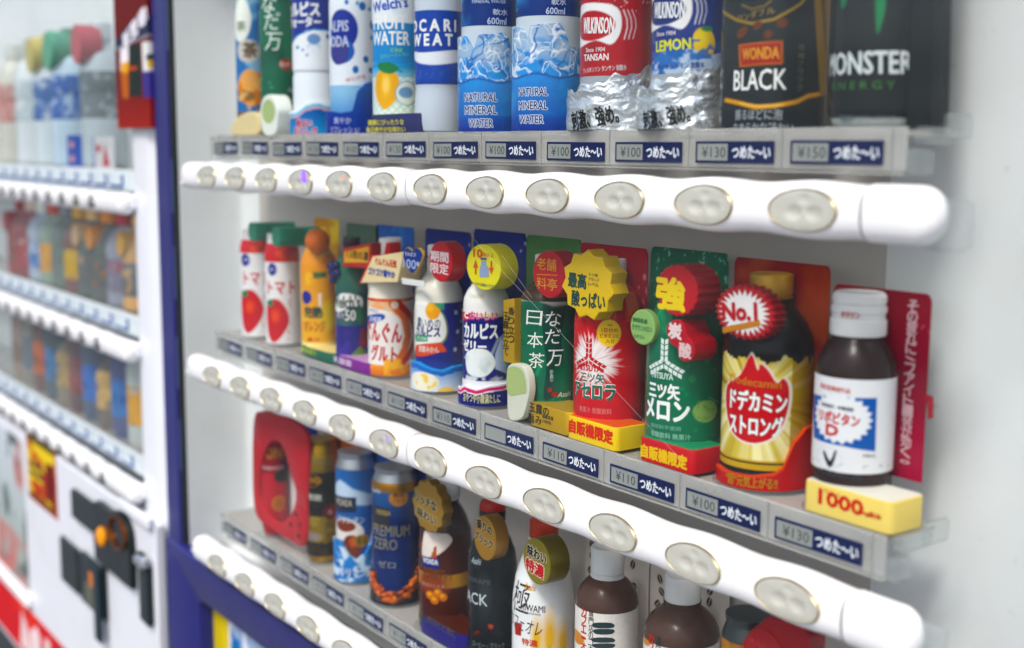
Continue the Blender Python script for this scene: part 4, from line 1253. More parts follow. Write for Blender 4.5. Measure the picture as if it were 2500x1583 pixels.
# ---- middle shelf
SLIM = [(.92, 0), (.98, 1.5), (1, 3), (1, 96), (.98, 100), (.9, 106), (.84, 110), (.84, 118)]
for i, (lab, px, py) in enumerate((('leftmost of the two white tomato juice cartons with a green stalk tag', 600, 0), ('right one of the two white tomato juice cartons with a green stalk tag', 660, 22))):
    g = Good(1, i, 'tomato_juice_can', lab, 'can', SLIM, 22)
    g.body('e9e6e4', PRINT)
    def art(a):
        a.fill(np.ones_like(a.X), 'ece9e8')
        zt = a.fr.at(px, 596 + py)[1]
        a.fill((a.Y > zt) * 1., 'cc2c34'); a.noise(9, 3, .5, .7, 'e0604a', mask=(a.Y > zt) * 1.)
        ox = px - 600
        a.pe(578 + ox * .98 + i * 4, 612 + py, 10, 15, '3a3f8c')
        a.pp([(570 + ox, 690 + py), (592 + ox, 682 + py), (614 + ox, 706 + py), (620 + ox, 735 + py), (604 + ox, 768 + py), (584 + ox, 784 + py), (572 + ox, 765 + py), (568 + ox, 720 + py)], 'c8232c', 4)
        a.pe(588 + ox, 722 + py, 10, 14, 'ea6a58', soft=1.2); a.pp([(568 + ox, 688 + py), (578 + ox, 682 + py), (584 + ox, 694 + py), (575 + ox, 700 + py)], '2c7a50', 2)
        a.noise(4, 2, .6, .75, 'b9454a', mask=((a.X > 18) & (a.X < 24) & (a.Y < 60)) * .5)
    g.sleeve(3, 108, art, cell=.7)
    g.lettering(lambda m: [g.f.tx(m, 'トマト', px + 2, 655 + py, 30, 'cf3a42', 62, bold=.03), g.f.tx(m, '砂', px - 20, 612 + py, 9, 'c9c8e8', 10)])
    def P(f):
        x0, z0 = f.at(584 + (px - 600) * .92, 560 + py * .6); x1 = x0 + 20; return smooth_poly([(x0, z0 + 2), (x0 + 1, z0 + 15), (x0 + 10, z0 + 17), (x1 - 1, z0 + 15), (x1, z0 + 2), (x0 + 10, z0 - 3)], 3)
    b_, f = g.badge(P, 28, 46, '177a5c', name='stalk_tag')
# 3 orange
g = Good(1, 2, 'orange_juice_bottle', 'orange juice bottle with a glossy orange ball on its shoulder and a green foot ring', 'bottle', BOT, 22)
g.body('e8a83c'); g.cap(9, 112, 122, 'c9ccce')
def art(a):
    a.grad(10, 100, 'eeb53e', 'e9942c'); a.noise(26, 6, .5, .75, 'dd6a22'); a.noise(16, 2, .62, .8, 'f3d066')
    a.pe(722, 700, 11, 16, '3a3f8c'); a.pp([(736, 640), (768, 640), (768, 652), (738, 656)], '4a6a44'); a.pe(770, 745, 18, 30, 'f2cf52', soft=.9); a.pe(742, 735, 12, 12, 'e06a28')
    a.pp([(748, 690), (756, 690), (756, 735), (750, 745)], 'f0e6d8')
    a.fill((a.Y < 14) * 1., 'f3e2a8'); a.fill((a.Y < 10.5) * 1., '1d5c48')
g.sleeve(2, 104, art, cell=.7)
g.lettering(lambda m: [g.f.tx(m, '完熟', 735, 735, 26, '3d4a38', 46, bold=.05), g.f.tx(m, 'オレンジ', 738, 768, 24, 'b0502a', 52, bold=.04), g.f.tx(m, '果汁', 738, 800, 12, 'c4402c', 30)])
m = MB(); f = g.plane(30); c = f.at(721, 568)
m.lathe([(.01, -12)] + [(12.5 * math.sin(t), -12.5 * math.cos(t)) for t in np.linspace(.12, math.pi, 16)], 'd9691c', 28)
ob = m.build('orange_ball', g.e, PLAST); ob.location = (c[0] * .001, (f.y0 + 12) * .001, c[1] * .001)
st_, f = g.stand('1d5c48', 11, 706, 782, 838, top='f0dca0', chamf=14)
g.lettering(lambda m: [f.tx(m, '濃縮還元', 726, 826, 12, 'b9cc6a', 36)], st_)
g.backcard(738, 796, 514, 74, lambda a: [a.grad(80, 140, 'd0a040', 'd8c050'), a.noise(12, 3, .5, .7, 'c88a3a')], 'd8b848', 60)
# 4 grape
g = Good(1, 3, 'grape_juice_bottle', 'dark green grape juice bottle with a purple foot and a red and gold tag', 'bottle', BOT, 22)
g.body('2c4a3c'); g.cap(8.5, 112, 122, '4a2c34')
def art(a):
    a.grad(0, 100, '2c3f64', '35604c'); a.noise(20, 3, .5, .8, '4a6a58')
    a.fill((a.Y < 40) * 1., '3d3a78'); a.noise(14, 7, .5, .7, '524a92', mask=(a.Y < 45) * 1.)
    a.pp([(850, 772), (872, 776), (872, 820), (845, 815)], '8a3038'); a.pp([(826, 835), (846, 815), (862, 828), (858, 840)], '6a8a4a')
    a.pp([(784, 715), (805, 690), (850, 700), (850, 725), (830, 720), (795, 735)], 'e6e6e2', 3); a.pe(846, 740, 8, 20, '3a6a4a')
g.sleeve(4, 104, art, cell=.7)
g.lettering(lambda m: [g.f.tx(m, "Welch's", 808, 710, 30, '28302c', 76, bold=.03), g.f.tx(m, '50', 824, 742, 25, 'e2dcd8', 24), g.f.tx(m, '果汁', 800, 742, 15, 'c9b0d0', 20)])
st_, f = g.stand('7a3a86', 12, 786, 872, 866, top='c8a0c4', chamf=13)
g.lettering(lambda m: [f.tx(m, '乳酸菌', 806, 850, 14, 'e6d4e8', 42)], st_)
m = MB()
for k_, (x_, z_) in enumerate(((0, 0), (6, -2), (11, 1), (3, -6), (8, -8), (5, -13), (13, -6))):
    m.lathe([(.01, -4)] + [(4.2 * math.sin(t), -4.2 * math.cos(t) * 1) for t in np.linspace(.15, math.pi, 8)], '262a52', 14)
    for q in range(len(m.v) - 9 * 14, len(m.v)):
        v = m.v[q]; m.v[q] = (v[0] + x_, v[1], v[2] + z_)
f = g.plane(31); c = f.at(778, 625)
ob = m.build('grape_cluster', g.e, PLAST); ob.location = (c[0] * .001, f.y0 * .001, c[1] * .001)
def P(f):
    a, b, c, d = f.at(806, 585), f.at(872, 572), f.at(872, 632), f.at(806, 628); return [a, d, c, b]
b_, f = g.badge(P, 32, 20, 'b0302a', '8a2a26')
m = MB(); q = [f.at(*p) for p in ((810, 592), (868, 580), (868, 618), (810, 618))]; m.add([(x, f.y0 - .3, z) for x, z in q], [(0, 3, 2, 1)], 'd8a050'); m.build('gold_panel', b_, MATTE, 0)
g.lettering(lambda m: [f.tx(m, '1.5倍の濃', 842, 600, 20, '2e2a20', 50, off=.6)], b_)
g.backcard(814, 890, 528, 74, lambda a: [a.grad(90, 140, '4a2c38', '4a6a58')], '4a6a58', 70)
# 5 yoghurt drink
Y5 = [(.9, 0), (1, 2), (1.02, 8), (1, 16), (1, 72), (.99, 74), (.96, 79), (1, 84), (.99, 88), (.9, 93), (.6, 98), (.5, 101), (.5, 112)]
g = Good(1, 4, 'yoghurt_drink_bottle', 'cream yoghurt drink bottle with a red swirl label and a slanted cream board tag', 'bottle', Y5, 26)
g.body('ece3d4'); g.cap(10.5, 112, 127, 'eceae8')
def art(a):
    a.grad(0, 76, 'f0dcc6', 'e6c9ac'); a.fill((a.Y > 70) * 1., 'cc3a28'); a.noise(20, 3, .5, .8, 'f0964a', mask=(a.Y > 58) * 1.)
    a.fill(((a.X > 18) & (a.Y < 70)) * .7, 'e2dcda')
    a.pp([(862, 735), (890, 728), (928, 740), (945, 780), (935, 840), (905, 880), (862, 895)], 'f0e9e4', 4)
    q = [(925, 715), (952, 745), (960, 790), (945, 840), (912, 872), (870, 885)]
    a.pl(q, 22, 'e06a2c'); a.pl([(935, 712), (966, 745), (975, 790), (958, 840), (925, 876)], 16, 'c42c26'); a.pl([(920, 735), (944, 770), (944, 815), (922, 855)], 4, 'f2e6dc')
    a.pe(928, 718, 9, 9, 'f0dccc'); a.pp([(864, 745), (896, 738), (902, 752), (866, 764)], '3a55a8', 3)
    a.grad(0, 12, 'e0601e', 'f09a3e', mask=(a.Y < 12)); a.noise(10, 8, .5, .65, 'f6bc6a', mask=((a.Y < 18) & (a.X > 6)) * 1.)
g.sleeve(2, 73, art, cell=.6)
def t(m):
    f = g.f
    f.tx(m, 'ぐんぐん', 896, 782, 46, 'c4262c', 96, bold=.06, halo='f4ece6', rot=-3); f.tx(m, 'グルト', 900, 832, 38, 'c4262c', 66, bold=.06, halo='f4ece6', rot=-3)
    f.tx(m, '乳酸菌', 882, 751, 12, 'e0e4f0', 30); f.tx(m, 'アサヒ', 878, 732, 9, '3a6ab0', 24)
g.lettering(t)
def P(f):
    return [f.at(*p) for p in ((876, 604), (950, 592), (934, 664), (848, 666))][::-1]
b_, f = g.badge(P, 29, 22, 'ecd9b0', 'd8c49c', name='board_tag')
m = MB(); q = [f.at(*p) for p in ((843, 668), (850, 666), (878, 604), (872, 600))]
m.prism_y(q, f.y0 + .4, f.y0 + 26, 'c8262a', .5); m.prism_y([f.at(*p) for p in ((876, 572), (884, 572), (884, 606), (870, 606))], f.y0 + 14, f.y0 + 26, 'c8262a', .5); m.build('red_edge', b_, PLAST)
g.lettering(lambda m: [f.tx(m, 'ぐんぐん元気', 908, 618, 17, 'c8402c', 50, bold=.04), f.tx(m, 'ゴクゴク健やか', 898, 642, 17, '2f48a0', 62, bold=.04)], b_)
g.backcard(884, 972, 532, 74, lambda a: [a.grad(60, 140, '2a5fae', '2456a4'), a.noise(22, 3, .6, .8, '7ab0dc')], '2a5cac', 60)
# 6 rich orange milk drink
C6 = [(.92, 0), (.99, 1.5), (1, 4), (1, 76), (.97, 79), (.98, 82), (.94, 88), (.8, 94), (.56, 100), (.5, 104), (.5, 114)]
g = Good(1, 5, 'milk_drink_bottle', 'navy milk drink bottle with a printed orange and a red limited-season disc', 'bottle', C6, 28)
g.body('e9e6da'); g.cap(10, 112, 126, 'ecebea')
def art(a):
    a.fill(np.ones_like(a.X), '2b2f7c'); a.grad(0, 30, '1f62b0', '2b2f7c', mask=(a.Y < 30))
    for px, py, r in ((1058, 698, 4), (1072, 735, 4), (1086, 728, 3), (1076, 780, 4), (1086, 755, 4), (1088, 806, 4), (1070, 822, 4), (1012, 695, 2)):
        a.pe(px, py, r, r + 1, 'c9d0e4')
    a.pp([(976, 712), (992, 702), (1022, 718), (1046, 742), (1054, 778), (1044, 806), (1010, 822), (974, 820)], '6a7a4a', 4); a.pp([(976, 715), (992, 705), (1020, 720), (1042, 744), (1050, 778), (1040, 803), (1008, 818), (974, 817)], 'eceae6', 4)
    a.pe(1018, 732, 17, 20, 'eda12c'); a.pe(1012, 724, 7, 8, 'f6c66a', soft=1.); a.pp([(1020, 712), (1042, 710), (1044, 730), (1030, 724)], '4a9070', 3)
    a.pp([(976, 786), (1006, 788), (1006, 804), (978, 803)], '5a9a7a'); a.pp([(978, 812), (1030, 806), (1038, 808), (1050, 826), (1030, 830), (1000, 838), (978, 836)], 'd8502e', 2)
g.sleeve(4, 78, art, cell=.6)
def t(m):
    f = g.f
    f.tx(m, 'Asahi', 994, 697, 8, 'e4e6f0', 26); f.tx(m, '濃いめの', 1004, 760, 24, '2a3a6a', 64, bold=.01); f.tx(m, 'カルピス', 1002, 780, 22, '27306e', 66, bold=.05); f.tx(m, '愛媛みかん', 1006, 822, 15, 'f0e2da', 52); f.tx(m, 'すこやか', 992, 796, 8, 'e6f0e8', 24)
g.lettering(t)
f = g.ring(4); T = [f.at(*p) for p in ((970, 850), (980, 852), (1010, 866), (1040, 872), (1070, 862), (1092, 858))]
def wave(a):
    xs, ys = np.array(sorted(T)).T; top = np.interp(a.X, xs, ys)
    a.grad(0, 26, 'e6ecf2', '2f86d0'); a.fill(((top - a.Y) < 5) * 1., '1f62bc'); a.fill(((top - a.Y) < 1.2) * 1., '58a6e4')
    a.pe(1000, 898, 32, 22, 'f0ead8'); a.noise(6, 3, .5, .6, 'f0cf7a', mask=(np.hypot((a.X - f.at(1000, 898)[0]) / 11, (a.Y - f.at(1000, 898)[1]) / 6.5) < 1) * 1.); a.pe(1048, 922, 20, 12, 'ecca84')
card(f, min(T)[0] - 9, max(T)[0] + 9, 1.8, T, wave, 'wave_stand', g.e, cell=.7, t=12, mat=PRINT)
b_, f, c, R_ = g.disc(1036, 616, 27, 48, 30, 14, 'bb2a30', 'a82a2c')
g.lettering(lambda m: [f.tx(m, '期間', 1034, 604, 24, 'eee6e6', 42), f.tx(m, '限定', 1034, 632, 24, 'eee6e6', 42)], b_)
def P(f):
    return smooth_poly([f.at(*p) for p in ((970, 646), (954, 622), (947, 602), (950, 588), (958, 582), (970, 590), (982, 583), (992, 590), (995, 602), (986, 626))][::-1], 4)
b_, f = g.badge(P, 27, 2, 'c8a45c', name='heart_tag')
m = MB(); q = [(x * .93 + .07 * np.mean([p[0] for p in P(f)]), z * .93 + .07 * np.mean([p[1] for p in P(f)])) for x, z in P(f)]
m.add([(x, f.y0 - .2, z) for x, z in q], [tuple(range(len(q)))[::-1]], '2a3c86'); m.build('heart_face', b_, MATTE, 0)
g.lettering(lambda m: [f.tx(m, 'カルピス', 966, 598, 9, 'e8ecf6', 26, off=.5), f.tx(m, '100', 964, 621, 22, 'c3d0f0', 30, off=.5, bold=0), f.tx(m, '年', 984, 622, 12, 'e8e6ee', 8, off=.5)], b_)
f = g.plane(26.5); q = [f.at(*p) for p in ((944, 654), (998, 662), (998, 676), (946, 668))]
m = MB(); m.prism_y(q, f.y0, f.y0 + 1, 'e2e2e0', .3); m.build('slip_label', g.e, MATTE, 0)
def stars(a):
    a.grad(90, 140, '2a2f6a', '27306c'); rnd = random.Random(2)
    for k_ in range(6):
        a.ell(rnd.uniform(-24, 24), rnd.uniform(104, 134), .9, .9, 'cfd6ec')
g.backcard(1000, 1106, 542, 74, stars, '282d66', 30)
# 7 jelly
g = Good(1, 6, 'jelly_drink_bottle', 'navy jelly drink bottle with a spoonful of white jelly and a round yellow shake tag', 'bottle', C6, 26)
g.body('eae8e4'); g.cap(10, 112, 128, 'eae6e2')
def art(a):
    a.fill(np.ones_like(a.X), '2a2c6e'); a.fill((a.Y > 74.5) * 1., 'd6cc9c')
    for px, py, r in ((1156, 690, 6), (1180, 735, 4), (1186, 700, 3)):
        a.pe(px, py, r, r + 1, 'c9d0e4')
    a.pe(1098, 742, 10, 13, 'c8304a')
    a.pl([(1190, 782), (1170, 802), (1158, 830)], 8, '8f9ab0'); a.pp([(1176, 800), (1206, 800), (1206, 870), (1165, 868)], 'b9c8e0', 2, )
    a.pp([(1098, 870), (1096, 835), (1110, 822), (1140, 822), (1160, 838), (1164, 862), (1140, 886), (1110, 884)], 'e9ecec', 4); a.noise(8, 3, .55, .75, 'cfd8d6', mask=(a.Y < 42) & (a.Y > 22))
    a.pe(1196, 838, 6, 7, '2f9ac8')
    a.fill((a.Y < 22) * 1., 'e8e6ec')
g.sleeve(4, 77, art, cell=.6)
def t(m):
    f = g.f
    f.tx(m, 'CALPIS', 1115, 697, 9, 'd8d2b0', 42); f.tx(m, 'C', 1097, 742, 13, WHT, 9, bold=.06); f.tx(m, 'おいしい', 1138, 744, 20, 'd8508a', 64, bold=.04, halo='ece6f0')
    f.tx(m, 'カルピス', 1126, 779, 34, WHT, 88, bold=.07); f.tx(m, 'ゼリー', 1112, 814, 26, WHT, 62, bold=.04)
g.lettering(t)
f = g.ring(4); T = [f.at(*p) for p in ((1083, 912), (1092, 906), (1120, 916), (1150, 908), (1196, 900), (1210, 896))]
def wave(a):
    xs, ys = np.array(sorted(T)).T; top = np.interp(a.X, xs, ys)
    a.fill(np.ones_like(a.X), '2d2e72'); a.fill(((top - a.Y) < 5.2) * 1., 'eceaf0'); a.fill((((top - a.Y) < 4.2) & ((top - a.Y) > 1.4)) * 1., 'd42a6a')
wv = card(f, min(T)[0] - 9, max(T)[0] + 9, 1.8, T, wave, 'wave_stand', g.e, cell=.6, t=14, mat=PRINT)
g.lettering(lambda m: [f.tx(m, 'おやつや小腹満たしに', 1130, 938, 22, 'd8d6a0', 92, bold=.02)], wv)
b_, f, c, R_ = g.disc(1137, 629, 40, 54, 29, 17, 'e6dc50', 'd2c950')
def t(m):
    f.tx(m, '10', 1124, 596, 18, 'd8502a', 20, bold=.05); f.tx(m, '回以上', 1148, 600, 9, 'd8502a', 28)
    f.tx(m, 'ふってからお飲みください', 1136, 670, 8, '3c4a68', 60, rot=0)
    f.poly(m, [f.at(*p) for p in ((1128, 652), (1128, 632), (1132, 622), (1132, 614), (1144, 614), (1144, 622), (1150, 632), (1150, 652))], '9aa6c0'); f.poly(m, [f.at(*p) for p in ((1131, 612), (1131, 606), (1145, 606), (1145, 612))], '5a6a90')
    for px, s_ in ((1119, -1), (1156, 1)):
        yt = 628 + 14 * s_
        f.poly(m, [f.at(*p) for p in ((px - 6, 630), (px, yt + 4 * s_), (px + 6, 630), (px + 2, 630), (px + 2, 630 - 16 * s_), (px - 2, 630 - 16 * s_), (px - 2, 630))], 'd8582a')
g.lettering(t, b_)
g.backcard(1114, 1236, 544, 74, stars, '27306a', 30)
# 8 gyokuro tea
g = Good(1, 7, 'green_tea_bottle', 'green tea bottle with white brush lettering, gold stand, gold side plate and red disc', 'bottle', [(.92, 0), (.99, 1.5), (1, 4), (1, 90), (.98, 95), (.88, 100), (.68, 105), (.5, 108), (.5, 118)], 44)
g.body('3a2c20'); g.cap(10.5, 114, 129, 'e6e4e0')
def art(a):
    a.fill(np.ones_like(a.X), '11684a'); a.noise(26, 5, .5, .8, '0c5440')
    a.pp([(1282, 700), (1330, 705), (1320, 800), (1330, 900), (1300, 935), (1278, 935), (1285, 860), (1276, 780)], '123c34', 4)
    a.pl([(1232, 900), (1262, 880), (1275, 850)], 8, '2a8a62', soft=2); a.pe(1340, 900, 30, 60, '2a7a58', soft=.8)
    a.pp([(1222, 706), (1262, 690), (1340, 700), (1345, 712), (1300, 720), (1262, 706)], 'c9d2c4', 2, soft=2)
    a.pe(1293, 918, 5, 5, 'b02a2c'); a.pe(1305, 928, 8, 5, 'b02a2c')
g.sleeve(13, 95, art, cell=.6)
def t(m):
    f = g.f
    for ch, px, py, h in (('日', 1257, 748, 34), ('本', 1259, 800, 36), ('茶', 1262, 848, 36), ('な', 1301, 750, 34), ('だ', 1300, 792, 34), ('万', 1305, 842, 38)):
        f.tx(m, ch, px, py, h, 'e6e9e2', 36, bold=-.004, shear=.08)
    f.tx(m, '監修', 1297, 884, 18, 'a8bcae', 8, vert=True, pitch=11); f.tx(m, 'Asahi', 1328, 927, 12, 'dfe6dc', 32, shear=.25)
g.lettering(t)
st_, f = g.stand('cfa84e', 19, 1240, 1340, 990, top='d8b868', chamf=7, mat=GOLD)
g.lettering(lambda m: [f.tx(m, '玉露の', 1268, 963, 22, '2e2a20', 46), f.tx(m, '旨み', 1259, 986, 22, '2e2a20', 30), f.tx(m, '国産茶葉', 1289, 982, 9, '3a3626', 26), f.tx(m, '100%', 1287, 993, 7, '3a3626', 20)], st_)
def P(f):
    return [f.at(*p) for p in ((1183, 706), (1209, 702), (1209, 858), (1183, 850))][::-1]
b_, f = g.badge(P, 27, 12, 'd2aa48', 'c49c44', name='side_plate', mat=GOLD)
g.lettering(lambda m: [f.tx(m, '香り立つ', 1203, 765, 18, '2c281c', 14, vert=True, pitch=22), f.tx(m, '玉露仕立て', 1190, 785, 18, '2c281c', 14, vert=True, pitch=21)], b_)
f = g.plane(26); q = smooth_poly([f.at(*p) for p in ((1194, 862), (1224, 858), (1240, 880), (1244, 920), (1236, 960), (1224, 986), (1196, 984), (1192, 920))][::-1], 4)
m = MB(); m.prism_y(q, f.y0, f.y0 + 6, 'd0d1c2', 1); o = m.build('tea_cup_block', g.e, PLAST)
q = smooth_poly([f.at(*p) for p in ((1195, 868), (1222, 866), (1234, 886), (1238, 922), (1226, 926), (1195, 926))][::-1], 4)
m = MB(); m.add([(x, f.y0 - .3, z) for x, z in q], [tuple(range(len(q)))], 'a9b882'); m.build('tea_surface', o, PRINT, 0)
b_, f, c, R_ = g.disc(1291, 646, 38, 56, 30, 15, 'b01f28', '96242a')
g.lettering(lambda m: [f.tx(m, '老舗', 1286, 622, 28, 'd8a05a', 46, bold=-.006), f.tx(m, '料亭', 1287, 668, 28, 'd8a05a', 48, bold=-.006), f.poly(m, [f.at(*p) for p in ((1262, 645), (1312, 647), (1312, 648.5), (1262, 646.5))], 'd8a05a')], b_)
g.backcard(1238, 1366, 558, 74, lambda a: [a.grad(60, 140, '557a48', '476a44'), a.noise(30, 3, .5, .8, '6a8a5a')], '4a6c46', 30)
# 9, 10 fruit soda bottles
def logo(f, m, px, py, sc, col, gap):
    """three pronged arrow-feather emblem"""
    c = f.at(px, py)
    for ang in (90, 205, -25):
        d = np.array([math.cos(math.radians(ang)), math.sin(math.radians(ang))]); n_ = np.array([-d[1], d[0]])
        for s_ in (-1, 1):
            for k_ in range(4):
                r0, r1 = sc * (.05 + .24 * k_), sc * (.05 + .24 * k_ + .2)
                w0, w1 = sc * .03, sc * .19
                sw = .06 * sc
                q = [d * r0 + n_ * s_ * w0, d * (r0 + sw) + n_ * s_ * w1, d * (r1 + sw) + n_ * s_ * w1, d * r1 + n_ * s_ * w0]
                f.poly(m, [(c[0] + a * .9, c[1] + b) for a, b in q], col, off=.4)
SODA = [(.92, 0), (.99, 2), (1, 6), (1, 82), (.985, 89), (.9, 98), (.76, 106), (.56, 111), (.46, 114), (.46, 118)]
g = Good(1, 8, 'soda_bottle', 'red fruit soda bottle on a yellow stand with a gold star tag', 'bottle', SODA, 14)
g.body('a8242c'); g.cap(11, 114, 131, 'd9dadc', mat=clear_material('frosted_clear_cap', (.9, .9, .9), base=.5, col='e2e2e2'))
def art(a):
    a.fill(np.ones_like(a.X), 'c4212a'); a.noise(30, 4, .5, .9, 'a81d28')
    c0 = g.f.at(1392, 850); ang = np.arctan2(a.Y - c0[1], a.X - c0[0]); rr = np.hypot(a.X - c0[0], a.Y - c0[1]); ray_ = vnoise(ang * 14, rr * .02, 1., 3, 2)
    a.fill(np.clip((19 + 16 * (ray_ - .4) - rr) / 7, 0, 1), 'efe9e8'); a.fill(np.clip((ray_ - .62) * 6, 0, 1) * np.clip((40 - rr) / 12, 0, 1) * .6, 'e07a74')
    a.grad(84, 96, 'd8584e', 'ea8a78', mask=((a.Y > 88) * np.clip((vnoise(a.X, a.Y * .1, 5, 4) - .45) * 4, 0, 1)))
    a.pe(1432, 784, 28, 31, 'eecb48'); a.grad(0, 8, 'd8482a', 'c4212a', mask=(a.Y < 10))
g.sleeve(3, 108, art, cell=.6)
def t(m):
    f = g.f
    logo(f, m, 1385, 845, 15, 'c4212a', 'f0e8e8')
    f.tx(m, 'MITSUYA', 1388, 866, 14, 'c4212a', 54, bold=.04); f.tx(m, '三ツ矢', 1391, 889, 22, '1d6a58', 62, bold=.02); f.tx(m, 'アセロラ', 1390, 921, 36, '1d6a58', 112, bold=.04, halo='f2eeec')
    f.tx(m, '無果汁 炭酸飲料', 1396, 966, 14, 'e0908e', 84); f.tx(m, '1日分の', 1434, 777, 10, 'c84a2a', 38, bold=.03); f.tx(m, 'ビタミンC', 1433, 790, 10, 'c84a2a', 44, bold=.03); f.tx(m, '入り', 1434, 803, 9, 'c84a2a', 20, bold=.03)
    f.tx(m, '炭酸', 1434, 765, 5, 'c84a2a', 12)
g.lettering(t)
st_, f = g.stand('e9c757', 18, 1331, 1448, 1048, top='e2602a', chamf=4.5, y=27)
g.lettering(lambda m: [f.tx(m, '自販機限定', 1390, 1015, 30, 'd8341e', 102, bold=.05)], st_)
b_, f, c, R_ = g.star(1382, 671, 62, 84, 27, 14, 'dfba42', 11, .86, 'cda93c', mat=PLAST)
g.lettering(lambda m: [f.tx(m, '最高', 1358, 660, 34, '27463c', 42, bold=.03), f.tx(m, '酸っぱい', 1384, 706, 36, '27463c', 78, bold=.03), f.tx(m, 'ミツ矢', 1396, 647, 8, '27463c', 22), f.tx(m, 'ブランド', 1397, 658, 8, '27463c', 26), f.tx(m, 'レベル', 1396, 669, 8, '27463c', 24)], b_)
def bub(a):
    a.grad(40, 140, 'a4283a', '9c1f2c')
    for x_, z_, r in ((18, 118, 2), (22, 108, 3), (15, 98, 3.4), (23, 96, 2), (16, 84, 2.4), (20, 76, 1.6), (12, 110, 1.2), (24, 122, 1.2)):
        a.ell(x_, z_, r, r * 1.2, 'c98a92')
g.backcard(1365, 1522, 578, 74, bub, '9c202c', 6)
g = Good(1, 9, 'soda_bottle', 'green melon soda bottle on a red stand with a jagged red strong-fizz tag', 'bottle', SODA, 14)
g.body('0d6a48'); g.cap(11, 116, 131, 'c9d2ce', mat=PRINT)
def art(a):
    a.fill(np.ones_like(a.X), '0c6c4a'); a.noise(30, 4, .5, .9, '0a5a42'); a.grad(88, 104, '0c6c4a', '2a9464', mask=(a.Y > 88) * (np.abs(a.X + 4) < 8))
    a.pe(1657, 968, 28, 26, '8aa86a'); a.noise(2.4, 3, .5, .7, '5f8a54', mask=(np.hypot((a.X - g.f.at(1657, 968)[0]) / 13, (a.Y - g.f.at(1657, 968)[1]) / 8) < 1) * .7)
    for px, py, r in ((1628, 892, 9), (1618, 862, 4), (1604, 915, 4), (1614, 928, 3), (1636, 1012, 4), (1662, 850, 5), (1680, 870, 4), (1676, 1022, 3)):
        a.pe(px, py, r, r, '3f8a5e')
    a.pl([(1668, 935), (1688, 946)], 3, '6a9a66'); a.fill((a.Y < 7.5) * 1., '2fa070'); a.fill((a.Y < 5.5) * 1., '0f7a54')
g.sleeve(3, 108, art, cell=.6)
def t(m):
    f = g.f
    logo(f, m, 1562, 854, 16, 'dfe9e4', '0c6c4a')
    f.tx(m, 'MITSUYA', 1556, 884, 14, 'cfe0d8', 54, bold=.03); f.tx(m, '三ツ矢', 1557, 920, 36, WHT, 82, bold=.04); f.tx(m, 'メロン', 1560, 965, 46, 'f4f6f4', 120, bold=.08)
    f.tx(m, '保存料不使用', 1566, 1006, 10, '7ab09a', 70); f.tx(m, '炭酸飲料 無果汁', 1572, 1026, 14, '8fbcaa', 104)
g.lettering(t)
st_, f = g.stand('c01f26', 17.5, 1500, 1628, 1100, top='1f8a5e', chamf=4.5, y=27)
g.lettering(lambda m: [f.tx(m, '自販機限定', 1562, 1074, 30, 'ecc04a', 108, bold=.05)], st_)
b_, f, c, R_ = g.star(1592, 684, 50, 62, 27, 21, 'c01f28', 20, .94, '9c1f28')
g.lettering(lambda m: [f.tx(m, '強', 1578, 692, 72, 'f0d030', 66, bold=.08)], b_)
def P(f):
    return smooth_poly([f.at(*p) for p in ((1566, 775), (1574, 758), (1596, 752), (1610, 770), (1616, 790), (1630, 806), (1632, 836), (1616, 852), (1598, 844), (1592, 820), (1576, 808))][::-1], 4)
b2, f2 = g.badge(P, 27.5, 20, 'b81f2a', '9a1f28', name='fizz_tag')
g.lettering(lambda m: [f2.tx(m, '炭', 1588, 779, 36, 'ecd8d8', 30, bold=.04), f2.tx(m, '酸', 1612, 825, 34, 'e4c8c8', 28, bold=.03)], b2)
b3, f3, c, R_ = g.disc(1511, 770, 29, 42, 28, 5, '93b478', '7f9c66', name='melon_tag')
g.lettering(lambda m: [f3.tx(m, '静岡県産', 1506, 754, 11, '2f6a44', 34), f3.tx(m, 'クラウンメロン', 1510, 772, 13, '2f6a44', 46), f3.tx(m, 'エキス入', 1504, 792, 9, '2f6a44', 26)], b3)
def bub2(a):
    a.grad(40, 140, '1d6a4c', '12553f'); a.noise(3, 5, .72, .8, '9cc8b0', mask=(a.Y > 100) * .8)
    for x_, z_, r in ((-18, 120, 2), (-14, 112, 2.6), (-20, 106, 1.6), (20, 124, 1.4), (24, 116, 1.2)):
        a.ell(x_, z_, r, r * 1.2, '7fb09a')
    a.noise(20, 2, .5, .6, '6a8a4a', mask=((a.X > 14) & (a.Y < 100)) * .9)
g.backcard(1531, 1712, 588, 74, bub2, '14583f', 6)
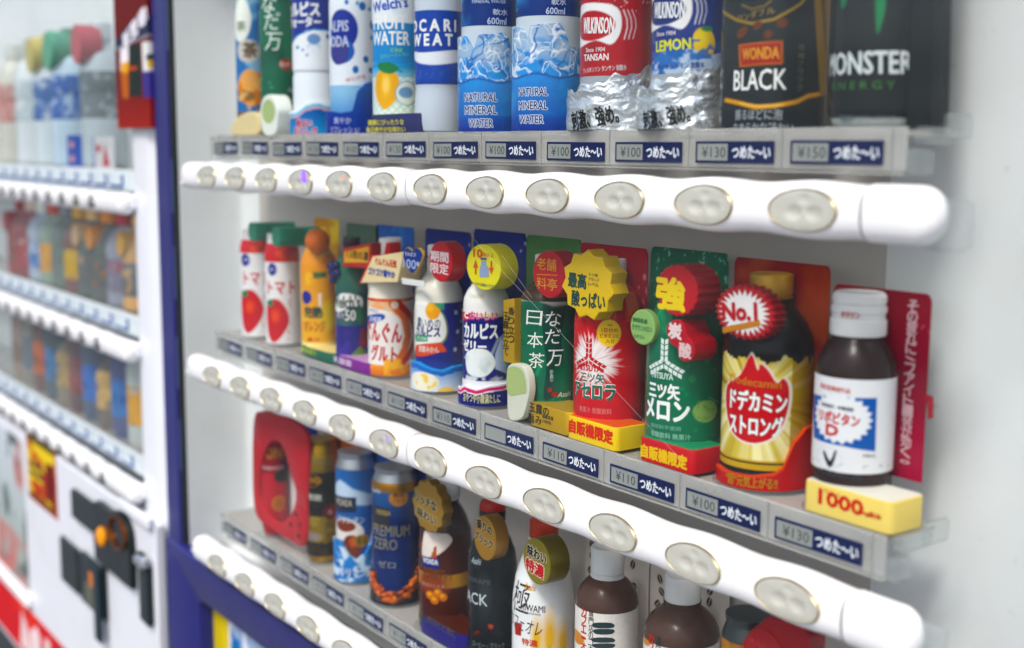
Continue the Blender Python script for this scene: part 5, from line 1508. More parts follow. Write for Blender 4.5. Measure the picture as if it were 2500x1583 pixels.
# 11 vitamin tonic
g = Good(1, 10, 'tonic_bottle', 'dark tonic bottle with a flame label and a jagged number one tag', 'bottle', [(.92, 0), (.99, 2), (1, 6), (1, 86), (.95, 95), (.8, 103), (.6, 110), (.5, 113), (.5, 118)], 20)
g.body('17181a', PRINT); g.cap(13.5, 116, 133, 'b48a3e', mat=GOLD, ribs=False)
m = MB(); m.lathe([(11.5, 110.5), (11.5, 116)], 'c6bcb8', 40); m.build('neck_ring', g.e, PLAST)
def art(a):
    a.fill(np.ones_like(a.X), '17181a')
    zt = 78 + 9 * vnoise(a.X, a.X * 0, 4, 3)
    c0 = g.f.at(1770, 930); ang = np.arctan2(a.Y - c0[1], a.X - c0[0]); ry = vnoise(ang * 10, ang * 0, 1, 5, 2)
    msk = (a.Y < zt) & (a.Y > 14)
    a.fill(msk * 1., 'cdb96a'); a.fill(msk * np.clip((ry - .5) * 5, 0, 1), 'efe6b4'); a.fill(msk * np.clip((.42 - ry) * 6, 0, 1), '8a6a28')
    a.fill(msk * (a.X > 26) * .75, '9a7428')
    q = [(1768, 828), (1740, 880), (1708, 905), (1706, 960), (1722, 1020), (1762, 1046), (1810, 1040), (1842, 1010), (1860, 960), (1862, 910), (1848, 888), (1832, 900), (1812, 870), (1792, 852), (1784, 868)]
    a.pp(q, 'ece2d8', 3); a.pp([(1768 + (x - 1778) * .94 + 8, 940 + (y - 940) * .955) for x, y in q], 'c01f24', 3)
    a.fill((a.Y < 20) * 1., 'c0a050'); a.fill(((a.Y < 18.5) & (a.Y > 17.2)) * 1., '2a2418'); a.fill((a.Y < 14) * 1., '17181a')
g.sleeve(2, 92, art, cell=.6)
def t(m):
    f = g.f
    f.tx(m, 'ドデカミン', 1778, 945, 46, WHT, 144, bold=.06, halo='24201e', hw=.04); f.tx(m, 'ストロング', 1772, 1002, 46, WHT, 136, bold=.06, halo='24201e', hw=.04)
    f.tx(m, 'Dodecamin', 1778, 900, 18, 'c47a30', 120, rot=-2)
g.lettering(t)
f = g.ring(3)
T = [f.at(*p) for p in ((1690, 1096), (1715, 1110), (1765, 1119), (1822, 1114), (1843, 1100), (1868, 1042), (1898, 1006))]
def flame(a):
    a.fill(np.ones_like(a.X), 'b81c20'); xs, ys = np.array(sorted(T)).T; top = np.interp(a.X, xs, ys)
    a.fill(((top - a.Y) < 1.6) * .8, 'd8502a')
wv = card(f, min(T)[0] - 6, max(T)[0] + 16, 1.6, T, flame, 'flame_stand', g.e, cell=.6, t=2.5, mat=PRINT)
g.lettering(lambda m: [f.tx(m, '“超”元気上がる!!', 1762, 1134, 26, 'b08a30', 132, bold=.02)], wv)
b_, f, c, R_ = g.star(1752, 736, 73, 66, 26, 10, 'b01f26', 26, .88, '8a1c22')
m = MB(); P_ = starpts(0, 0, 1, .72, 26, 1, .1); m.add([(c[0] + a * R_[0] * .84, f.y0 - .3, c[1] + b * R_[1] * .84) for a, b in P_], [tuple(range(len(P_)))], 'ebe6e4'); m.build('burst_face', b_, MATTE, 0)
g.lettering(lambda m: [f.tx(m, 'No.1', 1741, 733, 38, 'b8202a', 80, bold=.05, off=.8, rot=6), f.poly(m, [f.at(*p) for p in ((1700, 770), (1788, 752), (1790, 766), (1702, 784))], 'c07a2c', off=.7)], b_)
g.backcard(1727, 1952, 615, 74, lambda a: [a.grad(20, 140, '8a2018', '84181c'), a.noise(26, 3, .5, .7, '9c3a18')], '84181c', 6)
# 12 medicine tonic
D12 = [(.9, 12), (.98, 14), (1, 17), (1, 82), (.95, 89), (.82, 96), (.66, 101), (.58, 104), (.58, 108)]
g = Good(1, 11, 'tonic_bottle', 'brown glass tonic bottle with a white and blue label on a pale yellow block', 'bottle', D12, 26)
g.body('2a1f1e', PRINT)
m = MB(); m.lathe([(15.6, 104), (16, 105), (16, 112.5), (15, 113.5), (15, 116.5), (15.8, 117.5), (15.6, 120.5), (14.6, 121.2), (14.6, 122), (15.4, 122.8), (15.2, 126.5), (13.5, 128.5), (0, 128.5)], 'e6e4e2', 56); g.capo = m.build('cap', g.e, PLAST)
def art(a):
    a.fill(np.ones_like(a.X), 'e4e4e6')
    a.pp([(1914, 925), (1985, 934), (2062, 936), (2058, 1062), (1985, 1050), (1914, 1028)], '1f58a8')
    cx, cz = g.f.at(1972, 985); P_ = starpts(cx, cz, 19.5, 16.8, 22, .76); a.poly(P_, 'e9eaec')
    a.pe(1951, 1078, 30, 26, 'd3d4d6'); a.pe(1951, 1078, 28, 24, 'e4e4e6')
    a.pp([(1935, 1062), (1941, 1062), (1952, 1084), (1962, 1062), (1968, 1062), (1958, 1096), (1946, 1096)], '26262a', 2)
    a.noise(1.6, 6, .62, .7, '8a8a8e', mask=((a.Y > 30) & (a.Y < 32)) * .5)
g.sleeve(27, g.f.at(2000, 893)[1], art, cell=.55)
def t(m):
    f = g.f
    f.tx(m, 'リポビタン', 1968, 984, 27, 'c8232c', 108, bold=.05, rot=-2); f.tx(m, 'D', 1957, 1012, 24, 'c8232c', 27, bold=.07); f.tx(m, '指定医薬部外品', 1960, 914, 12, 'c84a48', 80, rot=-3)
    f.tx(m, '肉体疲労・栄養補給', 1966, 958, 10, '34343a', 84, rot=-2); f.tx(m, '大正製薬株式会社', 1970, 1117, 14, '3a3a40', 116, rot=-3)
    f.tx(m, '100mL', 2044, 1072, 7, '5a5a60', 30)
g.lettering(t)
fc = Cyl(g.xc, g.yc, g.zs, 16.2, [(16.2, 0), (16.2, 200)], 26)
g.lettering(lambda m: [fc.tx(m, 'タウリン', 2000, 741, 14, 'c83a40', 44, bold=.05)], g.capo)
st_, f = g.stand('ead38a', 19.5, 1883, 2094, 1236, top='e9e6da', chamf=5, y=28)
g.lettering(lambda m: [f.tx(m, '1000', 1978, 1182, 32, 'cf2f24', 104, bold=.05), f.tx(m, 'mg配合', 2050, 1212, 13, 'cf2f24', 46, bold=.04), f.tx(m, 'タウリン', 1950, 1157, 11, 'cf4a34', 52)], st_)
b_, f = g.backcard(1960, 2190, 680, 76, lambda a: [a.grad(0, 120, 'b01040', '8e1a2a'), a.noise(2, 5, .8, .85, 'd88a96', mask=(a.Y > 100) * 1.)], '9a1a2c', 19.8)
g.lettering(lambda m: [f.tx(m, 'その疲れに、ファイト一発が効く。', 2138, 905, 27, 'e2c0c6', 24, vert=True, pitch=23.5, bold=.02)], b_)
q = [f.at(*p) for p in ((2176, 928), (2190, 934), (2190, 985), (2184, 985), (2182, 948), (2176, 944))]
m = MB(); m.prism_y(q[::-1], f.y0 - 1, f.y0 + 2, 'b01f30', .3); m.build('card_hook', g.e, PLAST)

# ---- bottom shelf
# 1 red can inside a red egg-shaped frame
g = Good(2, 0, 'coffee_can', 'red coffee can standing in a red frame card with an egg-shaped opening', 'can', CAN, 22)
m = MB(); m.lathe([(a * g.r, b) for a, b in [(0, 126)] + [(.89, 129)][::-1] + [(.85, 125), (.97, 117)]], 'b9bcc0', 40); m.build('lid', g.e, METAL)
g.body('b0202c', PRINT, z1=118)
def art(a):
    a.fill(np.ones_like(a.X), 'b8222e'); a.fill(((a.Y > 70) & (a.Y < 90)) * 1., '8c1822')
    a.pe(662, 1120, 18, 16, '2a2420'); a.pe(655, 1184, 15, 18, 'c8843a'); a.pe(655, 1184, 12, 14, 'b0602c')
g.sleeve(8, 114, art, cell=.8)
g.lettering(lambda m: [g.f.tx(m, 'WONDA', 648, 1066, 24, 'd08a3a', 78, bold=.04), g.f.tx(m, 'morning', 645, 1102, 12, 'd8c0c0', 54, shear=.2)])
f = g.plane(29)
ox = smooth_poly([f.at(*p) for p in ((597, 985), (612, 968), (650, 972), (700, 1000), (722, 1040), (720, 1150), (716, 1280), (680, 1270), (630, 1238), (600, 1205), (594, 1100))], 5)
ix = smooth_poly([f.at(*p) for p in ((636, 1038), (655, 1042), (668, 1068), (682, 1120), (693, 1160), (686, 1200), (662, 1228), (640, 1224), (618, 1196), (606, 1160), (610, 1100), (620, 1060))], 5)
c0 = np.mean(ix, 0)
def radial(P_, n=72):
    P_ = np.array(P_); a = np.arctan2(P_[:, 1] - c0[1], P_[:, 0] - c0[0]); r = np.hypot(*(P_ - c0).T); o_ = np.argsort(a)
    th = np.linspace(-np.pi, np.pi, n, endpoint=False)
    rr = np.interp(th, a[o_], r[o_], period=2 * np.pi)
    return np.stack([c0[0] + rr * np.cos(th), c0[1] + rr * np.sin(th)], 1)
O_, I_ = radial(ox), radial(ix)
m = MB()
L = lambda P_, y: [(a, y, b) for a, b in P_]
mid = I_ * .8 + O_ * .2
m.grid(np.array([L(O_, f.y0 + 5), L(O_, f.y0 + 1), L(O_ * .97 + I_ * .03, f.y0), L(mid, f.y0), L(I_, f.y0 + 1.6), L(I_, f.y0 + 5)]), 'b8202a', closed=True)
fr_ = m.build('frame_card', g.e, PLAST, 50)
m = MB(); m.grid(np.array([L(I_ * 1.6 - c0 * .6, f.y0 + 33), L((I_ - c0) * .02 + c0, f.y0 + 33)]), np.array([[lin('2c3f86') if p[1] > c0[1] + 2 else lin('e2dede') for p in I_]] * 2), closed=True); m.build('inner_card', fr_, MATTE, 0)
m = MB()
for px, py in ((696, 1210), (684, 1234), (706, 1234), (702, 1262)):
    c = f.at(px, py); f.poly(m, [(c[0] + 3.6 * math.cos(t), c[1] + 2.6 * math.sin(t)) for t in np.linspace(0, 2 * math.pi, 16, endpoint=False)], '5a1418', off=.2)
m.build('bean_print', fr_, MATTE, 0)
# 2 gold and black can
g = Good(2, 1, 'coffee_can', 'gold and black coffee can with a small red seal, right of the red frame card', 'can', CAN, 22)
g.body('b08a48', METAL)
def art(a):
    a.fill(np.ones_like(a.X), '23241e'); a.grad(98, 114, 'a8843c', 'c4a458', mask=(a.Y > 97)); a.fill(((a.Y < 50) & (a.Y > 22)) * 1., 'b8923c'); a.noise(6, 3, .5, .7, 'd8bc6a', mask=((a.Y < 50) & (a.Y > 22)) * 1.)
    a.fill((a.Y < 24) * (vnoise(a.X, a.Y, 5, 3) > .45), '4a3a28'); a.pe(735, 1130, 18, 18, 'c88a3a'); a.pe(735, 1130, 15, 15, '2a241c'); a.pe(776, 1204, 16, 19, '9c2a30'); a.pe(735, 1262, 20, 10, 'c9b8b4', soft=.6)
g.sleeve(8, 114, art, cell=.8, mat=METAL)
g.lettering(lambda m: [g.f.tx(m, 'WONDA', 736, 1130, 14, 'c88a3a', 40), g.f.tx(m, '微糖', 738, 1170, 16, 'b9b6ae', 36), g.f.tx(m, 'PREMIUM', 752, 1086, 13, '9a8a5a', 60, rot=-8), g.f.tx(m, '金', 776, 1204, 12, 'd8a4a0', 12)])
g.backcard(780, 845, 1000, 68, lambda a: [a.grad(60, 140, 'a85a2a', '9c4a22')], 'a85a2a', 40)
# 3 blue mountain can
g = Good(2, 2, 'coffee_can', 'blue coffee can with snowy peaks and a blue ice card at its foot', 'can', CAN, 22)
g.body('c2c5ca', METAL)
def art(a):
    a.fill(np.ones_like(a.X), '1d64ae'); a.grad(30, 84, '1f3f80', '1f5fa8', mask=(a.Y < 84))
    a.pp([(780, 1150), (800, 1128), (830, 1150), (900, 1165), (900, 1180), (800, 1178)], 'c3d4e6', 2, soft=2); a.pp([(782, 1160), (838, 1170), (838, 1205), (782, 1200)], '1f2a44')
    a.pe(822, 1255, 34, 34, 'e4dcd6'); a.pe(815, 1238, 22, 14, '7a3a2c'); a.pe(828, 1288, 22, 30, '6a2c1c'); a.pe(832, 1275, 10, 12, 'c8542a', soft=.8); a.pe(850, 1272, 18, 15, '9a7a44')
g.sleeve(8, 114, art, cell=.8)
g.lettering(lambda m: [g.f.tx(m, 'WONDA', 806, 1182, 16, 'c0b8a0', 44), g.f.tx(m, 'マウンテン', 822, 1224, 16, 'cdd6e2', 72, shear=.15), g.f.tx(m, '香る', 850, 1272, 18, '3a2c18', 24)])
f = g.ring(3); T = [f.at(*p) for p in ((789, 1268), (800, 1272), (815, 1300), (838, 1318), (862, 1300), (882, 1250))]
def ice(a):
    a.grad(0, 40, '2f6fb4', '3a86cc'); a.noise(10, 4, .5, .62, 'cfe0ee'); a.noise(7, 9, .6, .7, '1f55a0')
ic = card(f, min(T)[0] - 9, max(T)[0] + 9, 1.8, T, ice, 'ice_card', g.e, cell=.8, t=4, mat=PRINT)
g.lettering(lambda m: [f.tx(m, 'キリマン', 830, 1348, 20, 'd4dcec', 62, bold=.03)], ic)
g.backcard(868, 930, 1040, 70, lambda a: [a.grad(60, 140, '1d4f9c', '1a4690')], '1d4f9c', 40)
# 4 navy and gold can with bean card
g = Good(2, 3, 'coffee_can', 'navy coffee can with a gold rim and roasted bean card around its foot', 'can', CAN, 22)
g.body('b9bcc0', METAL)
m = MB(); m.lathe([(g.r * 1.005, 108), (g.r * 1.01, 109), (g.r * 1.005, 115), (g.r * .97, 117.4)], 'c08a44', 48); m.build('gold_rim', g.e, METAL)
def art(a):
    a.fill(np.ones_like(a.X), '1d2f66'); a.grad(80, 108, '1d2f66', '1f5590', mask=(a.Y > 78)); a.noise(18, 3, .5, .8, '1a2654')
    a.pe(937, 1172, 22, 19, 'c8843c'); a.pp([(878, 1186), (916, 1196), (916, 1240), (878, 1236)], '2e2e34')
g.sleeve(8, 109, art, cell=.8)
g.lettering(lambda m: [g.f.tx(m, '飲み', 937, 1165, 11, '3c2814', 24), g.f.tx(m, 'ごたえ', 937, 1178, 9, '3c2814', 28), g.f.tx(m, 'WONDA', 900, 1206, 12, 'b0a070', 36), g.f.tx(m, 'PREMIUM', 915, 1250, 26, '8a8468', 96, bold=0), g.f.tx(m, 'ZERO', 903, 1280, 26, '8a8468', 62, bold=0), g.f.tx(m, 'Asahi', 882, 1152, 10, 'cdd6e2', 26, shear=.2), g.f.tx(m, 'ゼロ', 910, 1328, 16, '8a8a80', 40)])
m = MB()
rnd = random.Random(7)
f = g.ring(3); T = [f.at(*p) for p in ((877, 1345), (886, 1370), (905, 1392), (940, 1394), (965, 1372), (985, 1335), (996, 1330))]
def beans(a):
    a.grad(0, 36, '20242c', '3a2418'); a.noise(6, 3, .5, .62, 'b0542c', mask=(a.Y > 14) * 1.); a.noise(5, 8, .62, .7, 'e08a4c', mask=(a.Y > 18) * .9)
bc = card(f, min(T)[0] - 9, max(T)[0] + 9, 1.8, T, beans, 'bean_card', g.e, cell=.7, t=6, mat=PRINT)
mb_ = MB()
for k_ in range(44):
    u = (k_ % 22) / 21
    x = T[0][0] + (T[-1][0] - T[0][0]) * u; xs, ys = np.array(sorted(T)).T; z = np.interp(x, xs, ys) - 1.5 - 5.5 * (k_ // 22) + rnd.uniform(-1.5, 1.5)
    n0 = len(mb_.v)
    mb_.lathe([(.01, -3.4)] + [(3.4 * math.sin(t), -3.4 * math.cos(t)) for t in np.linspace(.2, math.pi, 7)], rnd.choice(['a8441c', 'c8602c', '6a2a14', 'd87a40']), 12)
    an = rnd.uniform(0, 3)
    for q in range(n0, len(mb_.v)):
        v = mb_.v[q]; a_, b_2 = v[0] * .7, v[2] * 1.1
        mb_.v[q] = tuple(f.wrap(a_ * math.cos(an) - b_2 * math.sin(an) + x, a_ * math.sin(an) + b_2 * math.cos(an) + z, 1 - v[1] * .6))
mb_.build('coffee_beans', bc, PLAST)
g.lettering(lambda m: [f.tx(m, 'スッキリとしたコク', 918, 1410, 13, '7a8088', 66)], bc)
g.backcard(955, 1000, 1070, 72, lambda a: [a.grad(60, 140, '232a5c', '1d2450')], '232a5c', 40)
# 5 brown nut coffee bottle
N5 = [(.9, 0), (.98, 2), (1, 6), (.98, 20), (1, 34), (1, 78), (.96, 90), (.8, 102), (.62, 110), (.5, 114), (.5, 126)]
g = Good(2, 4, 'coffee_bottle', 'dark brown nut coffee bottle with a gold scalloped tag on a purple stand', 'bottle', N5, 24)
g.body('3c211e'); g.cap(13, 118, 136, 'c9ccd0', mat=PRINT)
def art(a):
    a.fill(np.ones_like(a.X), '46241f'); a.noise(30, 3, .5, .9, '361a18')
    a.pp([(996, 1250), (1010, 1238), (1040, 1250), (1064, 1268), (1050, 1290), (1020, 1310), (994, 1312)], 'e6dad2', 4); a.noise(7, 5, .55, .66, 'b0582c', mask=((a.Y > 62) & (a.Y < 82) & (a.X < 6)) * 1.)
    a.pp([(994, 1306), (1032, 1314), (1032, 1338), (996, 1332)], '2b3578')
    a.fill(((a.Y > 43) & (a.Y < 55)) * 1., 'b98a48'); a.pe(1022, 1372, 34, 26, '8a4a38', soft=.8)
    for px, py in ((1012, 1400), (1030, 1395), (1022, 1412), (1042, 1405)):
        a.pe(px, py, 10, 10, 'c8743a'); a.pe(px - 2, py - 3, 5, 4, 'eab06a', soft=.9)
g.sleeve(10, 92, art, cell=.6)
g.lettering(lambda m: [g.f.tx(m, 'WONDA', 1013, 1321, 13, 'e2e4ec', 34, bold=.03), g.f.tx(m, 'まろやかナッツ', 1026, 1357, 18, '4a3018', 74, bold=.03), g.f.tx(m, 'NUT RICH', 1022, 1342, 8, '6a4a24', 48), g.f.tx(m, '香るひととき', 1020, 1378, 9, 'a89088', 50)])
st_, f = g.stand('2f2a6c', 17.5, 978, 1088, 1486, top='4a2620', chamf=12, y=28)
g.lettering(lambda m: [f.tx(m, '癒しのひとときに', 1028, 1468, 20, '5a5640', 86, bold=.02)], st_)
b_, f, c, R_ = g.star(1006, 1192, 37, 62, 28, 10, 'b08a48', 12, .9, '8a6a34', mat=GOLD, soft=True)
g.lettering(lambda m: [f.tx(m, 'リッチな', 1002, 1180, 22, '2a241c', 48, bold=.05, halo='d8c8a0', rot=-4), f.tx(m, '味わい', 1004, 1214, 22, '2a241c', 44, bold=.05, halo='d8c8a0', rot=-4)], b_)
# 6 black bottle
B6 = [(.9, 0), (.98, 2), (1, 8), (.97, 20), (.95, 36), (1, 54), (1, 82), (.93, 92), (.76, 102), (.56, 110), (.5, 113), (.5, 122)]
g = Good(2, 5, 'coffee_bottle', 'slim black coffee bottle with a red and black cap and a round bronze tag', 'bottle', B6, 24)
g.body('15191c'); g.cap(11, 118, 127, '1d2022', ribs=True); 
m = MB(); m.lathe([(11, 127.2), (11, 131), (9.5, 134), (0, 135)], 'b03028', 40); m.build('cap_top', g.e, PLAST)
def art(a):
    a.fill(np.ones_like(a.X), '15191d'); a.noise(20, 3, .5, .9, '1f262b')
    a.noise(7, 5, .58, .7, 'b0482a', mask=np.exp(-((a.Y - 30 - 3 * np.sin(a.X / 7)) / 3) ** 2)); a.noise(7, 15, .6, .75, '8a3a24', mask=(a.X < -14) * (a.Y > 24) * (a.Y < 72) * .8)
    a.pe(1140, 1400, 14, 40, '2c3234', soft=1.2)
g.sleeve(4, 96, art, cell=.6)
g.lettering(lambda m: [g.f.tx(m, 'Asahi', 1118, 1320, 14, 'aab2b6', 24, shear=.2), g.f.tx(m, 'BLACK', 1106, 1402, 28, 'cfd4d6', 82, bold=0), g.f.tx(m, 'KIWAMI', 1122, 1366, 12, '4a4c4e', 60), g.f.tx(m, 'コーヒー・ブラック', 1146, 1520, 15, '6a7478', 80)])
b_, f, c, R_ = g.disc(1140, 1266, 26, 52, 29, 13, 'b4884a', '96713c', mat=GOLD)
g.lettering(lambda m: [f.tx(m, '香りの', 1140, 1240, 22, '2a241c', 36, bold=.05, halo='dcc8a0', rot=-6), f.tx(m, 'ブラック', 1138, 1270, 22, '2a241c', 42, bold=.05, halo='dcc8a0', rot=-6)], b_)
# 7 white cafe au lait
W7 = [(.92, 0), (.99, 2), (1, 6), (1, 62), (.985, 72), (.9, 88), (.72, 103), (.56, 110), (.5, 113), (.5, 120)]
g = Good(2, 6, 'coffee_bottle', 'white milk coffee bottle with a red cap and a round olive gold tag', 'bottle', W7, 22)
g.body('e8e8e6'); g.cap(11.5, 119, 134, 'b84028')
def art(a):
    a.fill(np.ones_like(a.X), 'ebebea')
    for px, py, r, h_ in ((1262, 1508, 12, 46), (1292, 1500, 16, 56), (1322, 1512, 14, 46)):
        a.pe(px, py, r, h_, 'e6b85e', soft=1.2)
    a.pp([(1210, 1462), (1226, 1466), (1226, 1496), (1212, 1492)], 'a83a34'); a.noise(8, 3, .5, .7, 'e0a24a', mask=(a.Y < 22) * .5)
g.sleeve(4, 100, art, cell=.6)
def t(m):
    f = g.f
    f.tx(m, 'Asahi', 1244, 1383, 16, 'e0a05a', 28, shear=.2); f.tx(m, '極', 1222, 1406, 74, '2c2226', 46, bold=-.005, shear=.1); f.tx(m, 'KIWAMI', 1254, 1432, 16, '2c2c30', 56, bold=.01); f.tx(m, 'Taste of full-body', 1250, 1444, 7, '6a6a6e', 44)
    f.tx(m, 'カフェオレ', 1228, 1468, 34, '332a2a', 96, bold=.0, rot=-6, shear=.1); f.tx(m, '特濃', 1246, 1512, 16, 'c8502c', 36, bold=.03)
g.lettering(t)
b_, f, c, R_ = g.disc(1262, 1321, 32, 54, 29, 19, '9a8a3a', '7c6e30', mat=GOLD)
g.lettering(lambda m: [f.tx(m, '味わい', 1263, 1304, 26, '24201c', 44, bold=.04, halo='e8e2cc', rot=-4), f.tx(m, '特濃', 1258, 1336, 30, 'c0282c', 42, bold=.04, halo='f0e8d8', rot=-4)], b_)
# 8, 9 cafe bottles with bean cards behind
P8 = [(.92, 0), (.99, 2), (1, 6), (1, 90), (1.015, 92), (.98, 97), (.86, 103), (.68, 108), (.55, 110.5), (.5, 112), (.5, 116)]
for i in (0, 1):
    g = Good(2, 7 + i, 'coffee_bottle', ('brown milk coffee bottle with white cap, standing beside the white bottle', 'brown milk coffee bottle with white cap, beside the can with the red tag')[i], 'bottle', P8, 26)
    g.body('4e3a33', PRINT)
    g.cap(12.5, 111, 134, 'd9d8d6', ribs=False)
    ox, oy = (0, 158)[i], (0, 62)[i]
    def art(a):
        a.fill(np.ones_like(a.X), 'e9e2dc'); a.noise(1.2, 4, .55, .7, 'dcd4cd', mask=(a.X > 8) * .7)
        a.pe(1360 + ox, 1500, 14, 16, 'd08a3c')
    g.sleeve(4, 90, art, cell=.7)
    def t(m):
        f = g.f
        f.tx(m, 'カフェ・オレ', 1373 + ox, 1490 + oy, 20, 'c03a34', 12, vert=True, pitch=21, bold=.02); f.tx(m, '専門店のコク', 1390 + ox, 1486 + oy, 17, '2c3232', 11, vert=True, pitch=17)
        for k_, (pw, ph) in enumerate(((44, 26), (46, 24), (46, 26))):
            px, py = 1420 + ox, 1478 + oy + k_ * 34
            for s_ in (-1, 1):
                f.poly(m, [f.at(px + a, py + b) for a, b in smooth_poly([(-pw / 2, s_ * 2), (pw / 2, s_ * 2), (pw / 2 - 4, s_ * ph / 2), (-pw / 2 + (4 if s_ > 0 else -1), s_ * ph / 2)], 3)][::s_], '1f3236', off=.4)
    g.lettering(t)
    def bn(a):
        a.fill(np.ones_like(a.X), 'd6cdc6'); a.noise(30, 2, .3, .9, 'cfc4bc')
        rnd = random.Random(3 + i)
        for px, py, an in ((1392, 1282, -60), (1392, 1310, -55), (1388, 1340, 50), (1488, 1328, 70), (1490, 1378, 5), (1556, 1392, -40), (1546, 1420, 45), (1668, 1416, 70), (1666, 1446, -5), (1552, 1362, -60), (1670, 1390, 60), (1640, 1350, 40)):
            x_, z_ = a.fr.at(px, py)
            a.ell(x_, z_, 3.9, 2.7, '2b2220', rot=an); c_, s_ = math.cos(math.radians(an)) * 4, math.sin(math.radians(an)) * 4; a.line([(x_ - c_, z_ - s_), (x_ + c_, z_ + s_)], .6, 'cfc4bc')
    g.backcard((1378, 1530)[i], (1528, 1716)[i], (1245, 1318)[i], 96, bn, 'd6cdc6', 6, cell=.8)
# 10 can with red hexagon tag
g = Good(2, 9, 'coffee_can', 'brown coffee can with a grey lid, half hidden behind a red hexagonal tag', 'can', CAN, 26)
g.body('5a6060', METAL)
def art(a):
    a.fill(np.ones_like(a.X), '3a2420'); a.noise(14, 3, .5, .7, 'c08a5a')
    a.fill((a.Y < 80) * 1., '2f1d1c')
g.sleeve(8, 114, art, cell=.8)
g.f.face = math.radians(26)
def P(f):
    return [f.at(*p) for p in ((1745, 1510), (1762, 1486), (1806, 1450), (1880, 1468), (1904, 1500), (1902, 1570), (1820, 1600), (1750, 1580))][::-1]
b_, f = g.badge(P, 30, 14, 'a8181e', '861418', name='hexagon_tag')
m = MB(); c = f.at(1800, 1540); m.prism_y(ellipse(c[0], c[1], 15, 16, 36), f.y0 - 1.2, f.y0 - .05, 'ac1a20', .6); m.build('raised_disc', b_, PLAST)
g.lettering(lambda m: [f.tx(m, '大人の', 1787, 1512, 16, 'c8686c', 40, off=1.6), f.tx(m, '甘さ', 1790, 1534, 16, 'c8686c', 34, off=1.6)], b_)

# ------------------------------------------------------------------ goods in the far machine (small and out of focus)
FARG = ('drinks on the top shelf of the white machine', 'drinks on the middle shelf of the white machine', 'drinks on the bottom shelf of the white machine')
FAR = [[('b9c2c8', '4a565e', 'd8dadc', 'b83844', 'grey bottle with a dark lower label and a big red cap tag'),
        ('c3d6e4', '1f55a4', '2a7a5a', '23885f', 'large water bottle with a royal blue label, green tag and blue foot'),
        ('d3dfe6', '2c68b0', '2a7a5a', '2f8a62', 'clear bottle with a blue label and green cap tag'),
        ('dfe6ea', '2a62a8', 'e0c460', 'd9bf5c', 'white bottle with a blue label and an oval yellow tag'),
        ('e6eaec', 'bfc9cf', 'd6dadc', None, 'plain white bottle with a white cap, left of the yellow tag'),
        ('d9d4c8', 'cf8a84', 'e8e6da', None, 'cream bottle with a faded pink label at the left')],
       [('dca86a', '3a4048', 'e0b070', 'd9a860', 'tan bottle with a black label, nearest the white pillar'),
        ('8a8a98', '6a6478', 'b0303a', 'dca060', 'grey violet bottle with a red cap and a peach ball in front'),
        ('3c3c36', '2c2c2c', 'e0862a', 'e0902c', 'black bottle with an orange and green tag'),
        ('30403e', '3a3634', 'dcb890', 'd8b48c', 'dark bottle with a cream cone on top'),
        ('6a3028', 'c8a02c', 'e0a838', 'd88a30', 'brown bottle with a yellow label and orange band'),
        ('56625a', '4a5a50', '8a8a90', None, 'grey green bottle behind the yellow labelled one'),
        ('8a9a86', 'd8a050', 'c84028', None, 'green bottle with an orange band and red cap'),
        ('aab4c4', '4a78b4', 'e6e6e2', None, 'pale bottle with a small blue label'),
        ('8a2c34', 'a03a3c', 'e0c8b8', 'a8242c', 'dark red round can with a cream top'),
        ('93342c', '7a3a30', '9c2c30', 'a8242c', 'reddish brown bottle at the left of the middle shelf')],
       [('c9ccc6', 'e0a23c', '3a5a48', None, 'white can with an orange ring and green foot'),
        ('3a3f74', '2f6ab0', '2a4a7a', None, 'navy can with a blue wave, second from the pillar'),
        ('5a4a3c', 'caa468', '50504a', None, 'brown bottle with a beige label'),
        ('46506c', '3f6ab4', '3a5aa0', None, 'slate blue can with a bright blue top band'),
        ('5a3034', '8a3a3c', '5c4a40', None, 'maroon can in the middle of the bottom shelf'),
        ('7a6a52', 'b09058', '6a6a5c', None, 'khaki bottle with a gold band'),
        ('30404a', '3a6a9a', '2a3a44', None, 'dark can with a slim blue band'),
        ('6a4030', 'c8683a', '4a4038', None, 'brown can with an orange spot'),
        ('8a8678', '4a5a6a', '7a7a70', None, 'grey can with a slate band'),
        ('a08a78', '6a4a3a', '8a7a6a', None, 'tan can at the left end of the bottom shelf')]]
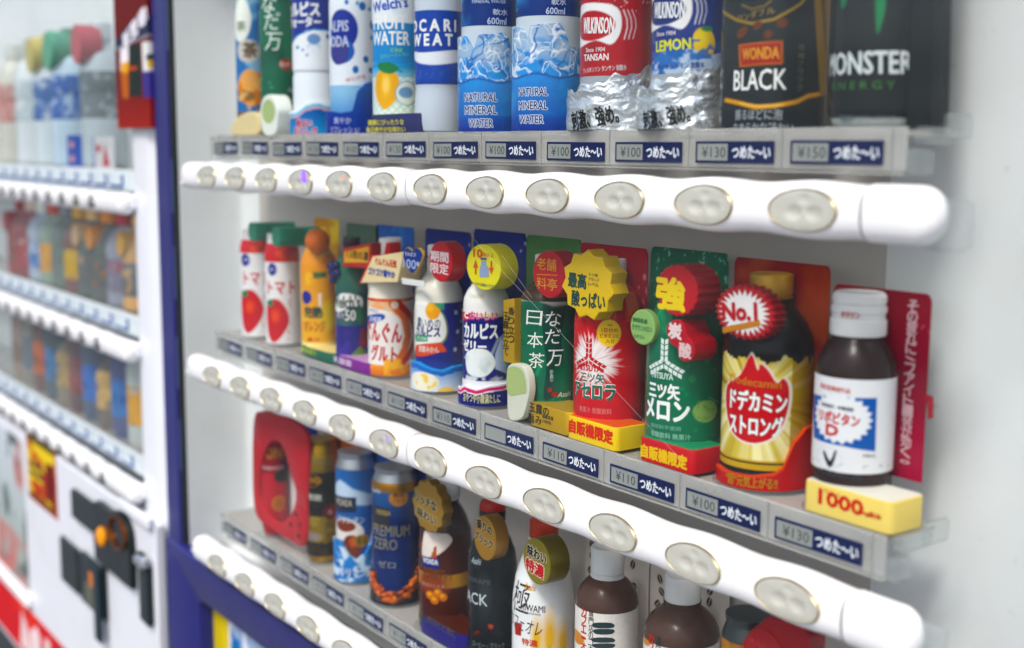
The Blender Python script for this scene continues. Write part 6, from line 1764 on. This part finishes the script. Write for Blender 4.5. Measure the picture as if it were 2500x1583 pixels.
for ri, row in enumerate(FAR):
    z0 = F_ROW[ri] + 42.
    for k_, (c0, c1, c2, c3, lab) in enumerate(row):
        xc, yc, r = (-388 - 67.5 * k_, 62, 30.) if ri else ((-525, -652, -700, -782, -880, -1000)[k_], (58, 56, 66, 60, 60, 60)[k_], (32, 34, 32, 30, 33, 33)[k_])
        c0, c1 = [tuple(lin(c) * .85 + .15 * lin('d8dcda')) for c in (c0, c1)]  # colours paled to stand in for a brighter lit case
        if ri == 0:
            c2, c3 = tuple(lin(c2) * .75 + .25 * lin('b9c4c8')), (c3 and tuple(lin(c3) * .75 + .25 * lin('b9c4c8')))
        if ri == 1 and k_ in (1, 4, 8):
            c3 = None
        H = (205, 128, 124)[ri]
        e = empty(('water_bottle', 'drink_bottle', 'drink_can')[ri], (xc * .001, yc * .001, z0 * .001))
        tag(e, 'blurred ' + lab, 'can' if ' can' in lab else 'bottle', FARG[ri])
        is_can = ri == 2 and ' can' in lab
        if is_can:
            pr = [(0, 0), (.86, 0), (.9, 3), (1, 9), (1, H - 14), (.88, H - 5), (.88, H), (.8, H), (.78, H - 3), (0, H - 3)]
        else:
            pr = [(0, 0), (.88, 0), (1, 4), (1, H * .42), (.95, H * .5), (1, H * .56), (1, H * .64), (.8, H * .78), (.46, H * .85), (.46, H * .9), (0, H * .9)]
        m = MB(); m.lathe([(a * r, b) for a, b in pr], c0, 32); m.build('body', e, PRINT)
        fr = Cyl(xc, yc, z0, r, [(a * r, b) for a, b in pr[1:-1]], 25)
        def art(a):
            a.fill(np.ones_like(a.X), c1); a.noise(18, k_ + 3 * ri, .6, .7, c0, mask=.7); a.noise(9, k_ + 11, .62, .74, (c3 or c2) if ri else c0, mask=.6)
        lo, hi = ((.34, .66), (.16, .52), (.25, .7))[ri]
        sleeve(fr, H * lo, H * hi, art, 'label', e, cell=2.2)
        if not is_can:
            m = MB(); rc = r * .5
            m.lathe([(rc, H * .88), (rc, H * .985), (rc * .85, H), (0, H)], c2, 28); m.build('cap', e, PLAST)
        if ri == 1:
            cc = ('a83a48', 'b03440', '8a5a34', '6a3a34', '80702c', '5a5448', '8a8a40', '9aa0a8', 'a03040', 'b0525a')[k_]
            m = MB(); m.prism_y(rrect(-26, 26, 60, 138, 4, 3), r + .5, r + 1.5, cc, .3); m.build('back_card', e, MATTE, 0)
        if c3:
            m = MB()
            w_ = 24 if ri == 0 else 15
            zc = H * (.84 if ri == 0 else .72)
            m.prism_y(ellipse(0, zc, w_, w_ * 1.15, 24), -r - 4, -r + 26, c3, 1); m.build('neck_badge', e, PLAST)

f = Plane((0, 0, 0), 34)
for px0, px1, py0, py1, c0, c1, lab in ((222, 268, 322, 388, 'd9d6d6', 'c23a44', 'white card with a red figure standing at the foot of the grey bottle'), (150, 220, 318, 392, '2f55ae', 'e0a8a0', 'royal blue card with four pink marks at the foot of the large water bottle')):
    x0, x1, z0, z1 = f.box_of(px0, py0, px1, py1)
    z0 = F_ROW[0] + 42.
    def art(a):
        a.fill(np.ones_like(a.X), c0); xm, zm = (x0 + x1) / 2, (z0 + z1) / 2
        if c0 == '2f55ae':
            for u in (-.22, .22):
                for v in (-.25, .2):
                    a.ell(xm + u * (x1 - x0), zm + v * (z1 - z0), 12, 5, c1)
        else:
            a.poly([(xm - 6, z0 + 3), (xm + 4, z1 - 8), (xm + 22, z0 + 3)], c1); a.ell(x0 + 18, z1 - 16, 10, 6, c1)
    o = card(f, x0, x1, z0, z1, art, 'promo_card', None, cell=2.5, t=1)
    tag(o, lab, 'card', 'promo cards on the top shelf of the white machine')
